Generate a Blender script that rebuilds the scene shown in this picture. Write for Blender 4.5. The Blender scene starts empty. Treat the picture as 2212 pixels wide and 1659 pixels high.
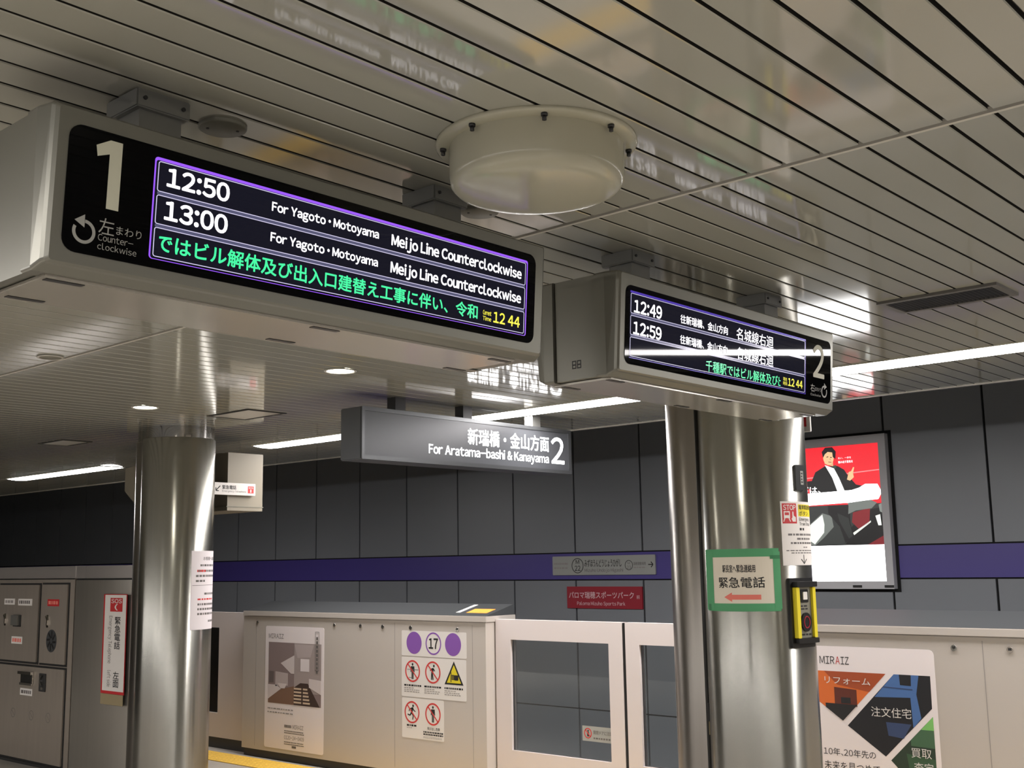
import bpy, math
from mathutils import Vector, Matrix

# ------------------------------------------------------------------ camera, world, exposure
C = bpy.context.scene.collection
sc = bpy.context.scene
E = 1.70            # eye height over the platform floor; heights below are given from the eye
H = 1.10            # ceiling over the eye
W_PX = 2212.0
F_PX = 2467.585
YAW, PITCH, ROLL = math.radians(-41.5617), math.radians(8.95555), math.radians(-0.96479)

cam_d = bpy.data.cameras.new('camera')
cam_d.sensor_fit = 'HORIZONTAL'
cam_d.sensor_width = 36.0
cam_d.lens = F_PX / W_PX * 36.0
cam_d.clip_start = 0.05
cam_d.clip_end = 200
cam = bpy.data.objects.new('camera', cam_d)
C.objects.link(cam)
fw = Vector((math.sin(YAW) * math.cos(PITCH), math.cos(YAW) * math.cos(PITCH), math.sin(PITCH)))
rt = Vector((math.cos(YAW), -math.sin(YAW), 0))
up = rt.cross(fw)
r2 = rt * math.cos(ROLL) + up * math.sin(ROLL)
u2 = -rt * math.sin(ROLL) + up * math.cos(ROLL)
m3 = Matrix((r2, u2, -fw)).transposed()
cam.matrix_world = Matrix.Translation((0, 0, E)) @ m3.to_4x4()
sc.camera = cam

world = bpy.data.worlds.new('world')
sc.world = world
world.use_nodes = True
world.node_tree.nodes['Background'].inputs[0].default_value = (0.5, 0.5, 0.52, 1)
world.node_tree.nodes['Background'].inputs[1].default_value = 0.02

sc.view_settings.view_transform = 'Standard'
sc.view_settings.look = 'None'
sc.view_settings.gamma = 1.0
sc.view_settings.use_curve_mapping = False
sc.view_settings.exposure = 0.0
sc.cycles.max_bounces = 10
sc.cycles.diffuse_bounces = 5
sc.cycles.glossy_bounces = 5
sc.cycles.transparent_max_bounces = 12
sc.cycles.sample_clamp_indirect = 6.0
sc.cycles.caustics_reflective = False
sc.cycles.caustics_refractive = False

TUBE = 40.0          # radiance of the fluorescent tubes
DOWN = 40.0          # radiance of the downlights

# ------------------------------------------------------------------ materials
def lin(c):
    c = c / 255.0
    return c / 12.92 if c <= 0.04045 else ((c + 0.055) / 1.055) ** 2.4

def rgb(r, g, b):
    return (lin(r), lin(g), lin(b), 1.0)

def mat(name, col, rough=0.5, metal=0.0, emit=0.0, spec=0.5, noise=None, aniso=0.0, coat=0.0, bump=0.0, emit_col=None):
    m = bpy.data.materials.new(name)
    m.use_nodes = True
    nt = m.node_tree
    p = nt.nodes['Principled BSDF']
    c = rgb(*col)
    p.inputs['Base Color'].default_value = c
    p.inputs['Roughness'].default_value = rough
    p.inputs['Metallic'].default_value = metal
    p.inputs['Specular IOR Level'].default_value = spec
    if coat:
        p.inputs['Coat Weight'].default_value = coat
        p.inputs['Coat Roughness'].default_value = 0.05
    if emit:
        p.inputs['Emission Color'].default_value = rgb(*(emit_col or col))
        p.inputs['Emission Strength'].default_value = emit
    if noise:
        scale, amount, stretch = noise
        tc = nt.nodes.new('ShaderNodeTexCoord')
        mp = nt.nodes.new('ShaderNodeMapping')
        mp.inputs['Scale'].default_value = stretch
        nz = nt.nodes.new('ShaderNodeTexNoise')
        nz.inputs['Scale'].default_value = scale
        nz.inputs['Detail'].default_value = 4
        rmp = nt.nodes.new('ShaderNodeMapRange')
        rmp.inputs['To Min'].default_value = 1 - amount
        rmp.inputs['To Max'].default_value = 1 + amount
        mx = nt.nodes.new('ShaderNodeMix')
        mx.data_type = 'RGBA'
        mx.blend_type = 'MULTIPLY'
        mx.inputs['Factor'].default_value = 1.0
        mx.inputs['A'].default_value = c
        nt.links.new(tc.outputs['Object'], mp.inputs['Vector'])
        nt.links.new(mp.outputs['Vector'], nz.inputs['Vector'])
        nt.links.new(nz.outputs['Fac'], rmp.inputs['Value'])
        nt.links.new(rmp.outputs['Result'], mx.inputs['B'])
        nt.links.new(mx.outputs['Result'], p.inputs['Base Color'])
        if bump:
            bp = nt.nodes.new('ShaderNodeBump')
            bp.inputs['Strength'].default_value = bump
            bp.inputs['Distance'].default_value = 0.002
            nt.links.new(nz.outputs['Fac'], bp.inputs['Height'])
            nt.links.new(bp.outputs['Normal'], p.inputs['Normal'])
    if aniso:
        p.inputs['Anisotropic'].default_value = aniso
        p.inputs['Anisotropic Rotation'].default_value = 0.25
        tg = nt.nodes.new('ShaderNodeTangent')
        tg.direction_type = 'RADIAL'
        tg.axis = 'Z'
        nt.links.new(tg.outputs['Tangent'], p.inputs['Tangent'])
    return m

def glass_mat(name, tint):
    m = bpy.data.materials.new(name)
    m.use_nodes = True
    nt = m.node_tree
    nt.nodes.remove(nt.nodes['Principled BSDF'])
    out = nt.nodes['Material Output']
    tr = nt.nodes.new('ShaderNodeBsdfTransparent')
    tr.inputs['Color'].default_value = tint
    gl = nt.nodes.new('ShaderNodeBsdfGlossy')
    gl.inputs['Roughness'].default_value = 0.02
    fr = nt.nodes.new('ShaderNodeFresnel')
    fr.inputs['IOR'].default_value = 1.45
    mx = nt.nodes.new('ShaderNodeMixShader')
    nt.links.new(fr.outputs['Fac'], mx.inputs['Fac'])
    nt.links.new(tr.outputs['BSDF'], mx.inputs[1])
    nt.links.new(gl.outputs['BSDF'], mx.inputs[2])
    nt.links.new(mx.outputs['Shader'], out.inputs['Surface'])
    return m

M = {}
M['plank'] = mat('ceiling plank paint', (164, 163, 152), 0.07, 0.0, spec=0.7, noise=(0.6, 0.05, (1, 1, 1)))
M['groove'] = mat('ceiling groove', (26, 23, 18), 0.9)
M['trim'] = mat('ceiling trim', (196, 193, 184), 0.3)
M['floor'] = mat('platform floor tile', (176, 171, 162), 0.25, noise=(3.0, 0.08, (1, 1, 1)))
M['track'] = mat('trackbed concrete', (70, 68, 64), 0.9, noise=(4.0, 0.2, (1, 1, 1)))
M['wallpanel'] = mat('wall enamel panel', (128, 132, 138), 0.35, noise=(0.8, 0.06, (1, 1, 1)))
M['walljoint'] = mat('wall joint', (10, 10, 12), 0.8)
M['stripe'] = mat('purple stripe', (76, 66, 140), 0.35)
M['stripe_edge'] = mat('stripe edge', (14, 12, 20), 0.6)
M['plaster'] = mat('off white plaster', (170, 166, 158), 0.7)
M['case'] = mat('board casing paint', (122, 121, 112), 0.32, 0.55, spec=0.5)
M['case_under'] = mat('board underside paint', (178, 174, 164), 0.16, 0.35)
M['seam'] = mat('dark seam', (18, 18, 18), 0.7)
M['screen'] = mat('black screen glass', (3, 3, 4), 0.03, spec=0.13)
M['lcd'] = mat('lit display ground', (6, 6, 10), 0.03, emit=1.0, emit_col=(21, 21, 32), spec=0.13)
M['lcdbar'] = mat('display row separator', (6, 6, 10), 0.1, emit=1.0, emit_col=(86, 86, 116))
M['lcd2'] = mat('display line', (8, 8, 8), 0.2, emit=1.0, emit_col=(214, 208, 240))
M['lcdw'] = mat('display white text', (8, 8, 8), 0.2, emit=1.6, emit_col=(250, 246, 252))
M['lcdg'] = mat('display green text', (8, 8, 8), 0.2, emit=1.15, emit_col=(64, 238, 158))
M['lcdy'] = mat('display yellow text', (8, 8, 8), 0.2, emit=1.2, emit_col=(250, 240, 60))
M['lcdp'] = mat('display purple line', (8, 8, 8), 0.2, emit=1.2, emit_col=(148, 84, 246))
M['lcdp2'] = mat('display dim purple line', (8, 8, 8), 0.2, emit=1.0, emit_col=(70, 46, 170))
M['numgrey'] = mat('printed pale number', (196, 196, 176), 0.5)
M['printgrey'] = mat('printed grey sign text', (150, 150, 144), 0.5)
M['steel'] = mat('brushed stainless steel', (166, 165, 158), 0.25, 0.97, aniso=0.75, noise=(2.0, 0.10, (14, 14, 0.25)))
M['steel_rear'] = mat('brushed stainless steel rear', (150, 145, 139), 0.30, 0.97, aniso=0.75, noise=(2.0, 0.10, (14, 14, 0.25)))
M['steel_flat'] = mat('cabinet stainless steel', (186, 177, 166), 0.38, 0.75, noise=(3.0, 0.10, (6, 6, 0.4)))
M['band'] = mat('cabinet band steel', (214, 209, 205), 0.22, 0.7)
M['panelsteel'] = mat('curved panel steel', (184, 180, 172), 0.32, 0.8, aniso=0.6, noise=(2.0, 0.08, (10, 10, 0.3)))
M['grille'] = mat('grille frame paint', (96, 94, 90), 0.5)
M['chrome'] = mat('polished steel', (200, 198, 194), 0.09, 1.0)
M['gate'] = mat('platform gate paint', (192, 185, 178), 0.38, noise=(0.7, 0.02, (1, 1, 1)))
M['gatedoor'] = mat('gate door paint', (216, 207, 205), 0.4)
M['lid'] = mat('gate lid grey', (62, 64, 66), 0.35)
M['dark'] = mat('dark grey plastic', (40, 40, 40), 0.5)
M['black'] = mat('black plastic', (14, 14, 14), 0.4)
M['white'] = mat('white sign board', (226, 222, 218), 0.45)
M['paper'] = mat('white paper', (228, 220, 204), 0.8)
M['paper2'] = mat('bluish white paper', (226, 220, 224), 0.7)
M['poster'] = mat('poster white', (238, 230, 231), 0.5)
M['ink'] = mat('black ink', (22, 22, 22), 0.6)
M['inkgrey'] = mat('grey ink', (104, 100, 98), 0.6)
M['inksoft'] = mat('soft grey ink', (150, 145, 142), 0.6)
M['red'] = mat('sign red', (192, 34, 40), 0.45)
M['redsoft'] = mat('soft red print', (232, 126, 112), 0.7)
M['redring'] = mat('prohibition red', (202, 58, 56), 0.5)
M['winered'] = mat('wine red board', (150, 26, 44), 0.45)
M['winetext'] = mat('pale pink lettering', (225, 190, 195), 0.5)
M['purple'] = mat('line colour purple', (132, 84, 170), 0.5)
M['yellow'] = mat('warning yellow', (222, 205, 40), 0.5)
M['tactile'] = mat('tactile yellow', (214, 172, 62), 0.6, noise=(14.0, 0.12, (1, 1, 1)))
M['orange'] = mat('orange label', (232, 150, 60), 0.5)
M['greentape'] = mat('green masking tape', (84, 160, 112), 0.7)
M['greentape2'] = mat('green masking tape overlap', (60, 128, 86), 0.7)
M['beigetape'] = mat('old yellowed tape', (150, 136, 104), 0.5)
M['beige'] = mat('beige enclosure', (140, 133, 118), 0.5)
M['drum'] = mat('white fixture cover', (172, 169, 150), 0.18)
M['seamtrim'] = mat('ceiling seam trim', (192, 189, 179), 0.6, spec=0.2)
M['disc'] = mat('grey ceiling cover', (126, 124, 112), 0.5)
M['bracket'] = mat('grey bracket steel', (134, 134, 130), 0.35, 0.6)
M['darkmetal'] = mat('dark sign frame', (84, 86, 88), 0.30, 0.6)
M['signface'] = mat('grey sign face', (76, 78, 82), 0.34, 0.25)
M['signlit'] = mat('lit sign lettering', (240, 240, 240), 0.4, emit=4.0, emit_col=(255, 255, 255))
M['tube'] = mat('fluorescent diffuser', (240, 240, 240), 0.4, emit=TUBE, emit_col=(255, 250, 248))
M['downlamp'] = mat('downlight lamp', (240, 240, 240), 0.4, emit=DOWN, emit_col=(255, 248, 234))
M['pane'] = glass_mat('door glass', (0.86, 0.89, 0.90, 1))
M['alu'] = mat('lightbox aluminium', (196, 196, 200), 0.4)
M['stname'] = mat('station name plate', (160, 162, 158), 0.4)

def backlit(name, col, k=1.0):
    return mat(name, (30, 30, 30), 0.3, emit=k, emit_col=col)

# ------------------------------------------------------------------ mesh helpers
class MB:
    def __init__(self):
        self.v, self.f, self.mi, self.sm = [], [], [], []

    def add(self, verts, faces, mi=0, smooth=False):
        o = len(self.v)
        self.v += [Vector(p) for p in verts]
        for f in faces:
            self.f.append(tuple(i + o for i in f))
            self.mi.append(mi)
            self.sm.append(smooth)

    def box(self, x0, x1, y0, y1, z0, z1, mi=0, bev=0.0):
        if bev <= 0:
            vs = [(x, y, z) for x in (x0, x1) for y in (y0, y1) for z in (z0, z1)]
            self.add(vs, [(0, 1, 3, 2), (4, 6, 7, 5), (0, 4, 5, 1), (2, 3, 7, 6), (0, 2, 6, 4), (1, 5, 7, 3)], mi)
            return
        import bmesh
        bm = bmesh.new()
        bmesh.ops.create_cube(bm, size=1)
        for q in bm.verts:
            q.co = Vector(((x0 + x1) / 2 + q.co.x * (x1 - x0), (y0 + y1) / 2 + q.co.y * (y1 - y0), (z0 + z1) / 2 + q.co.z * (z1 - z0)))
        bmesh.ops.bevel(bm, geom=bm.edges[:], offset=bev, segments=2, affect='EDGES')
        bm.verts.index_update()
        self.add([q.co.copy() for q in bm.verts], [tuple(q.index for q in f.verts) for f in bm.faces], mi)
        bm.free()

    def lathe(self, cx, cy, prof, n=64, mi=0, smooth=True, a0=0.0, a1=2 * math.pi):
        full = abs(a1 - a0 - 2 * math.pi) < 1e-6
        cols = n if full else n + 1
        vs = []
        for i in range(cols):
            t = a0 + (a1 - a0) * i / n
            for r, z in prof:
                vs.append((cx + r * math.cos(t), cy + r * math.sin(t), z))
        k = len(prof)
        fs = []
        for i in range(n):
            j = (i + 1) % cols
            for s in range(k - 1):
                fs.append((i * k + s, j * k + s, j * k + s + 1, i * k + s + 1))
        self.add(vs, fs, mi, smooth)

    def disc(self, cx, cy, z, r, n=48, mi=0, flip=False):
        vs = [(cx + r * math.cos(2 * math.pi * i / n), cy + r * math.sin(2 * math.pi * i / n), z) for i in range(n)]
        f = tuple(range(n))
        self.add(vs, [f[::-1] if flip else f], mi)

    def cyl(self, p0, p1, r, n=16, mi=0):
        p0, p1 = Vector(p0), Vector(p1)
        d = (p1 - p0).normalized()
        a = d.orthogonal().normalized()
        b = d.cross(a)
        vs = []
        for p in (p0, p1):
            for i in range(n):
                t = 2 * math.pi * i / n
                vs.append(p + a * (r * math.cos(t)) + b * (r * math.sin(t)))
        fs = [(i, (i + 1) % n, n + (i + 1) % n, n + i) for i in range(n)]
        self.add(vs, fs, mi, True)
        self.add(vs, [tuple(range(n))[::-1], tuple(range(n, 2 * n))], mi)

    # --- flat pieces laid on a surface (a = to the right, b = up, c = out of the surface)
    def slab(self, s, pts, c0=0.0, c1=0.0006, mi=0):
        n = len(pts)
        vs = [s(a, b, c1) for a, b in pts] + [s(a, b, c0) for a, b in pts]
        fs = [tuple(range(n))]
        for i in range(n):
            j = (i + 1) % n
            fs.append((i, n + i, n + j, j))
        self.add(vs, fs, mi)

    def rect(self, s, a0, b0, a1, b1, c0=0.0, c1=0.0006, mi=0, na=1):
        if na == 1:
            self.slab(s, [(a0, b0), (a1, b0), (a1, b1), (a0, b1)], c0, c1, mi)
            return
        vs, fs = [], []
        for i in range(na + 1):
            a = a0 + (a1 - a0) * i / na
            vs += [s(a, b0, c0), s(a, b0, c1), s(a, b1, c1), s(a, b1, c0)]
        for i in range(na):
            o, q = 4 * i, 4 * (i + 1)
            for k in range(3):
                fs.append((o + k, q + k, q + k + 1, o + k + 1))
        fs += [(0, 1, 2, 3), tuple(4 * na + k for k in (3, 2, 1, 0))]
        self.add(vs, fs, mi)

    def strip(self, s, outer, inner, c0=0.0, c1=0.0006, mi=0, closed=True):
        n = len(outer)
        vs = []
        for o, i in zip(outer, inner):
            vs += [s(o[0], o[1], c0), s(o[0], o[1], c1), s(i[0], i[1], c1), s(i[0], i[1], c0)]
        fs = []
        for k in range(n if closed else n - 1):
            a, b = 4 * k, 4 * ((k + 1) % n)
            for t in range(3):
                fs.append((a + t, b + t, b + t + 1, a + t + 1))
        self.add(vs, fs, mi)

    def ellipse(self, s, a, b, ra, rb, c0=0.0, c1=0.0006, mi=0, n=40):
        self.slab(s, [(a + ra * math.cos(2 * math.pi * i / n), b + rb * math.sin(2 * math.pi * i / n)) for i in range(n)], c0, c1, mi)

    def ring(self, s, a, b, ra, rb, w, c0=0.0, c1=0.0006, mi=0, n=40, t0=0.0, t1=2 * math.pi):
        full = abs(t1 - t0 - 2 * math.pi) < 1e-6
        k = n if full else n + 1
        ts = [t0 + (t1 - t0) * i / n for i in range(k)]
        self.strip(s, [(a + ra * math.cos(t), b + rb * math.sin(t)) for t in ts],
                   [(a + (ra - w) * math.cos(t), b + (rb - w) * math.sin(t)) for t in ts], c0, c1, mi, full)

    def rrframe(self, s, a0, b0, a1, b1, r, w, c0=0.0, c1=0.0006, mi=0):
        self.strip(s, rr(a0, b0, a1, b1, r), rr(a0 + w, b0 + w, a1 - w, b1 - w, max(r - w, r * 0.4)), c0, c1, mi)

    def line(self, s, p, q, w, c0=0.0, c1=0.0006, mi=0, ka=1.0):
        d = Vector(((q[0] - p[0]) * ka, q[1] - p[1]))
        t = Vector((-d.y, d.x)).normalized() * (w / 2)
        t.x /= ka
        self.slab(s, [(p[0] - t.x, p[1] - t.y), (q[0] - t.x, q[1] - t.y), (q[0] + t.x, q[1] + t.y), (p[0] + t.x, p[1] + t.y)], c0, c1, mi)


def rr(a0, b0, a1, b1, r, n=6):
    out = []
    for ca, cb, t0 in ((a1 - r, b1 - r, 0), (a0 + r, b1 - r, 90), (a0 + r, b0 + r, 180), (a1 - r, b0 + r, 270)):
        for i in range(n + 1):
            t = math.radians(t0 + 90 * i / n)
            out.append((ca + r * math.cos(t), cb + r * math.sin(t)))
    return out

def plane(o, u, v, n):
    o, u, v, n = Vector(o), Vector(u), Vector(v), Vector(n)
    return lambda a, b, c=0.0: o + u * a + v * b + n * c

def cylsurf(cx, cy, R):
    # a = angle in degrees, 0 = east, -90 = south; b = height from the eye
    def s(a, b, c=0.0):
        t = math.radians(a)
        return Vector((cx + (R + c) * math.cos(t), cy + (R + c) * math.sin(t), E + b))
    return s

def south(y):
    return plane((0, y, E), (1, 0, 0), (0, 0, 1), (0, -1, 0))

def put(name, mb, mats, parent=None, label=None):
    me = bpy.data.meshes.new(name)
    off = ROOT.get(parent.name, Vector((0, 0, 0))) if parent else Vector((0, 0, 0))
    me.from_pydata([tuple(v - off) for v in mb.v], [], mb.f)
    for m in (mats if isinstance(mats, (list, tuple)) else [mats]):
        me.materials.append(M[m] if isinstance(m, str) else m)
    for p, i, s in zip(me.polygons, mb.mi, mb.sm):
        p.material_index = i
        p.use_smooth = s
    me.update()
    import bmesh
    bm = bmesh.new()
    bm.from_mesh(me)
    bmesh.ops.remove_doubles(bm, verts=bm.verts, dist=1e-6)
    bmesh.ops.recalc_face_normals(bm, faces=bm.faces)
    bm.to_mesh(me)
    bm.free()
    o = bpy.data.objects.new(name, me)
    C.objects.link(o)
    if parent:
        o.parent = parent
        ROOT[o.name] = off
    else:
        ROOT[o.name] = Vector((0, 0, 0))
    if label:
        o['label'] = label
    return o

ROOT = {}

def thing(name, label, cat, loc, group=None):
    o = bpy.data.objects.new(name, None)
    o.empty_display_size = 0.1
    C.objects.link(o)
    o.location = loc
    ROOT[o.name] = Vector(loc)
    o['label'] = label
    o['category'] = cat
    if group:
        o['group'] = group
    return o

def tag(o, label, cat, group=None):
    o['label'] = label
    o['category'] = cat
    if group:
        o['group'] = group
    return o

def struct(name, mb, mats):
    o = put(name, mb, mats)
    o['kind'] = 'structure'
    return o

_txt = {}
def glyphs(text, bold, res):
    key = (text, bold, res)
    if key not in _txt:
        cu = bpy.data.curves.new('t', 'FONT')
        cu.body = text
        cu.resolution_u = res
        cu.offset = bold
        ob = bpy.data.objects.new('t', cu)
        me = bpy.data.meshes.new_from_object(ob)
        vs = [(v.co.x, v.co.y) for v in me.vertices]
        fs = [tuple(p.vertices) for p in me.polygons]
        bpy.data.objects.remove(ob)
        bpy.data.curves.remove(cu)
        bpy.data.meshes.remove(me)
        _txt[key] = (vs, fs)
    return _txt[key]

def wide(ch):
    o = ord(ch)
    return chr(o + 0xFEE0) if 0x21 <= o <= 0x7E else ch

def layout(string, res):
    """outline of a string; latin letters take the sans forms of the CJK face, set tight"""
    if all(ord(c) > 0x2000 for c in string):
        return glyphs(string, 0.0, res)
    vs, fs = [], []
    x = 0.0
    for ch in string:
        if ch == ' ':
            x += 0.26
            continue
        gv, gf = glyphs('・' if ch == '·' else wide(ch), 0.0, res)
        x0, x1 = min(v[0] for v in gv), max(v[0] for v in gv)
        side = 0.065 if ch in '1ijl:I·.' else 0.045
        if ch == '1':
            side = 0.07
        if ch == 'j':
            x -= 0.07
        o = len(vs)
        vs += [(v[0] - x0 + x + side, v[1]) for v in gv]
        fs += [tuple(i + o for i in f) for f in gf]
        x += x1 - x0 + 2 * side
    return vs, fs

def text(mb, s, string, a0, a1, b0, b1, c=0.001, bold=0.0, mode='box', mi=0, res=3, clip=None, up90=False, ka=1.0):
    """fit a string between a0 and a1; b0..b1 is baseline..cap height ('base') or the whole ink ('box')"""
    vs, fs = layout(string, res)
    if not vs:
        return
    x0, x1 = min(v[0] for v in vs), max(v[0] for v in vs)
    y0, y1 = min(v[1] for v in vs), max(v[1] for v in vs)
    if mode == 'base':
        y0 = glyphs(wide('E'), 0.0, 3)[0]
        y0 = min(v[1] for v in y0)
    w = max(bold, 0.0) * (b1 - b0) * 1.1
    wa = w / ka
    a0, a1, b0, b1 = a0 + wa, a1 - wa, b0 + w, b1 - w
    out = []
    for x, y in vs:
        fx, fy = (x - x0) / (x1 - x0), (y - y0) / (y1 - y0)
        if up90:                      # letters turned to read downwards
            out.append((a0 + (a1 - a0) * fy, b1 + (b0 - b1) * fx))
        else:
            out.append((a0 + (a1 - a0) * fx, b0 + (b1 - b0) * fy))
    if clip is not None:
        keep = []
        for f in fs:
            if max(out[i][0] for i in f) > clip[0] and min(out[i][0] for i in f) < clip[1]:
                keep.append(f)
        fs = keep
        out = [(min(max(a, clip[0]), clip[1]), b) for a, b in out]
    steps = [(0, 0)] if w <= 0 else [(math.cos(math.radians(45 * k + 22.5)), math.sin(math.radians(45 * k + 22.5))) for k in range(8)]
    for k, (dx, dy) in enumerate(steps):
        mb.add([s(a + dx * wa, b + dy * w, c + 0.00002 * k) for a, b in out], fs, mi)

def bars(mb, s, a0, a1, b0, b1, rows, c=0.001, mi=0, fill=0.45, seed=1, word=0.03):
    """small print too fine to read: rows of short dashes"""
    st = seed * 7919 % 1000
    dh = (b1 - b0) / rows
    for r in range(rows):
        b = b1 - dh * (r + 0.5)
        a = a0
        end = a1 - (a1 - a0) * (0.0 if r % 3 != rows % 3 else 0.3)
        while a < end - word * 0.3:
            st = (st * 73 + 41) % 1009
            w = word * (0.35 + 0.65 * st / 1009)
            w = min(w, end - a)
            mb.rect(s, a, b - dh * fill / 2, a + w, b + dh * fill / 2, c - 0.0004, c, mi)
            a += w + word * 0.22

# ------------------------------------------------------------------ the setting
PY0, PY1 = -1.10, 6.86         # platform edges
SEAM = 2.845                   # ceiling seam along the platform
CN = 7.45                      # ceiling end over the north track
CS = 2 * SEAM - CN
WY = 10.0                      # far wall
WS = 2 * SEAM - WY
XW, XE = -30.0, 14.0

b = MB()
b.box(XW, XE, PY0, PY1, -0.12, 0)
struct('floor', b, 'floor')
b = MB()
b.box(XW, XE, WS, PY0, -1.5, -1.2)
struct('floor_track_south', b, 'track')
b = MB()
b.box(XW, XE, PY1, WY, -1.5, -1.2)
struct('floor_track_north', b, 'track')
b = MB()
b.box(XW, XE, PY1 - 0.06, PY1, -1.2, -0.12)
b.box(XW, XE, PY0, PY0 + 0.06, -1.2, -0.12)
struct('wall_platform_edge', b, 'track')

# ceiling planks: a folded profile drawn along y, two halves with the seam between them
pitch, gw, gd = 0.1138, 0.0105, 0.016
zc = E + H
b = MB()
k0 = int((XE + 0.898) / pitch) + 1
x_first = -0.898 + k0 * pitch
nplank = int((x_first - XW) / pitch)
for y0, y1 in ((CS, SEAM - 0.018), (SEAM + 0.016, CN)):
    for i in range(nplank):
        xr = x_first - i * pitch - gw / 2
        xl = xr - (pitch - gw)
        e = 0.0025
        b.add([(xl, y0, zc + e), (xl + e, y0, zc), (xr - e, y0, zc), (xr, y0, zc + e), (xr, y0, zc + gd), (xl, y0, zc + gd),
               (xl, y1, zc + e), (xl + e, y1, zc), (xr - e, y1, zc), (xr, y1, zc + e), (xr, y1, zc + gd), (xl, y1, zc + gd)],
              [(0, 1, 7, 6), (1, 2, 8, 7), (2, 3, 9, 8)], 0)
        n0 = len(b.v) - 12
        for f in ((3, 4, 10, 9), (5, 0, 6, 11), (0, 5, 4, 3, 2, 1), (6, 7, 8, 9, 10, 11)):
            b.f.append(tuple(q + n0 for q in f)); b.mi.append(1); b.sm.append(False)
b.box(XW, XE, CS, CN, zc + gd, zc + gd + 0.05, 1)
struct('ceiling', b, ['plank', 'groove'])
b = MB()
b.box(XW, XE, SEAM + 0.002, SEAM + 0.016, zc, zc + gd)
struct('trim_1', b, 'seamtrim')
b = MB()
b.box(XW, XE, CN, CN + 0.03, zc - 0.006, zc + 0.16)
struct('trim_2', b, 'trim')
b = MB()
b.box(XW, XE, CN + 0.03, WY, zc + 1.3, zc + 1.4)
b.box(XW, XE, CN + 0.03, CN + 0.06, zc + 0.02, zc + 1.3)
b.box(XW, XE, WS, CS - 0.03, zc + 1.3, zc + 1.4)
b.box(XW, XE, CS - 0.06, CS - 0.03, zc + 0.02, zc + 1.3)
struct('ceiling_track', b, 'track')

# far wall: enamel panels on a dark backing, purple stripe with dark edges
S_T, S_B = 0.103, -0.178
b = MB()
b.box(XW, XE, WY + 0.02, WY + 0.2, -1.5, zc + 1.4, 1)
pw = 0.905
xs = []
x = -7.974
while x > XW:
    x -= pw
x += pw
while x < XE:
    xs.append(x)
    x += pw
ws = south(WY)
j = 0.011
for x in xs:
    if x + pw > XE:
        break
    for z0, z1 in ((-2.6, -1.565), (-1.55, S_B - 0.014), (S_T + 0.014, 2.45)):
        b.rect(ws, x + j, z0, x + pw - j, z1, -0.02, 0.0, 0)
struct('wall_north', b, ['wallpanel', 'walljoint'])
b = MB()
b.rect(ws, XW, S_B, XE, S_T, -0.02, 0.004, 0)
struct('trim_3', b, 'stripe')

b = MB()
b.box(XW, XE, WS - 0.2, WS, -1.5, zc + 1.4)
struct('wall_south', b, 'wallpanel')
b = MB()
b.box(XW - 0.2, XW, WS, WY, -1.5, zc + 1.4)
struct('wall_west', b, 'wallpanel')
b = MB()
b.box(XE, XE + 0.2, WS, WY, -1.5, zc + 1.4)
struct('wall_east', b, 'wallpanel')
b = MB()
b.box(XW, XE, -0.95, -0.80, 0.0, 1.3)
struct('wall_platform_barrier', b, 'gate')

# ------------------------------------------------------------------ ceiling fixtures
def fluorescent(x0, x1, yc, label, group):
    t = thing('fluorescent_light', label, 'ceiling light', ((x0 + x1) / 2, yc, zc), group)
    b = MB()
    b.box(x0, x1, yc - 0.15, yc + 0.15, zc - 0.006, zc - 0.0005)
    put('housing', b, 'trim', t)
    for k in range(2):
        a, c = x0 + (x1 - x0) * k / 2 + 0.012, x0 + (x1 - x0) * (k + 1) / 2 - 0.012
        b = MB()
        n = 8
        vs = []
        for xx in (a, c):
            for i in range(n + 1):
                y = -0.135 + 0.27 * i / n
                vs.append((xx, yc + y, zc - 0.006 - 0.012 * (1 - (y / 0.135) ** 2)))
        b.add(vs, [(i, i + 1, n + 2 + i, n + 1 + i) for i in range(n)] + [tuple(range(n + 1)), tuple(range(n + 1, 2 * n + 2))[::-1]], 0, False)
        put('diffuser', b, 'tube', t)

FL = [(-13.48, -11.30, 'fluorescent ceiling light at far left, beyond the stainless cabinet'),
      (-8.60, -6.42, 'fluorescent ceiling light that begins left of the hanging grey guide sign'),
      (-6.42, -4.24, 'fluorescent ceiling light between the grey guide sign and the departure boards'),
      (-4.24, -2.06, 'fluorescent ceiling light coming out from behind the right departure board'),
      (-2.06, 0.12, 'fluorescent ceiling light at the right edge of the photo')]
for a, c, l in FL:
    fluorescent(a, c, 6.28, l, 'fluorescent lights along the track')
for k in range(5):
    fluorescent(0.12 + 2.18 * k, 2.30 + 2.18 * k, 6.28, 'fluorescent ceiling light over the track side outside the view', 'unseen fluorescent lights')
for k in range(11):
    fluorescent(-15.08 + 2.18 * k, -12.90 + 2.18 * k, 2 * SEAM - 6.28, 'fluorescent ceiling light over the track side outside the view', 'unseen fluorescent lights')

def downlight(x, y, label, group):
    t = thing('downlight', label, 'downlight', (x, y, zc), group)
    b = MB()
    b.lathe(x, y, [(0.078, zc), (0.092, zc - 0.002), (0.092, zc - 0.006), (0.080, zc - 0.008), (0.076, zc - 0.003)], 40)
    put('trim_ring', b, 'trim', t)
    b = MB()
    b.disc(x, y, zc - 0.003, 0.077)
    put('lamp_disc', b, 'downlamp', t)

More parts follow.
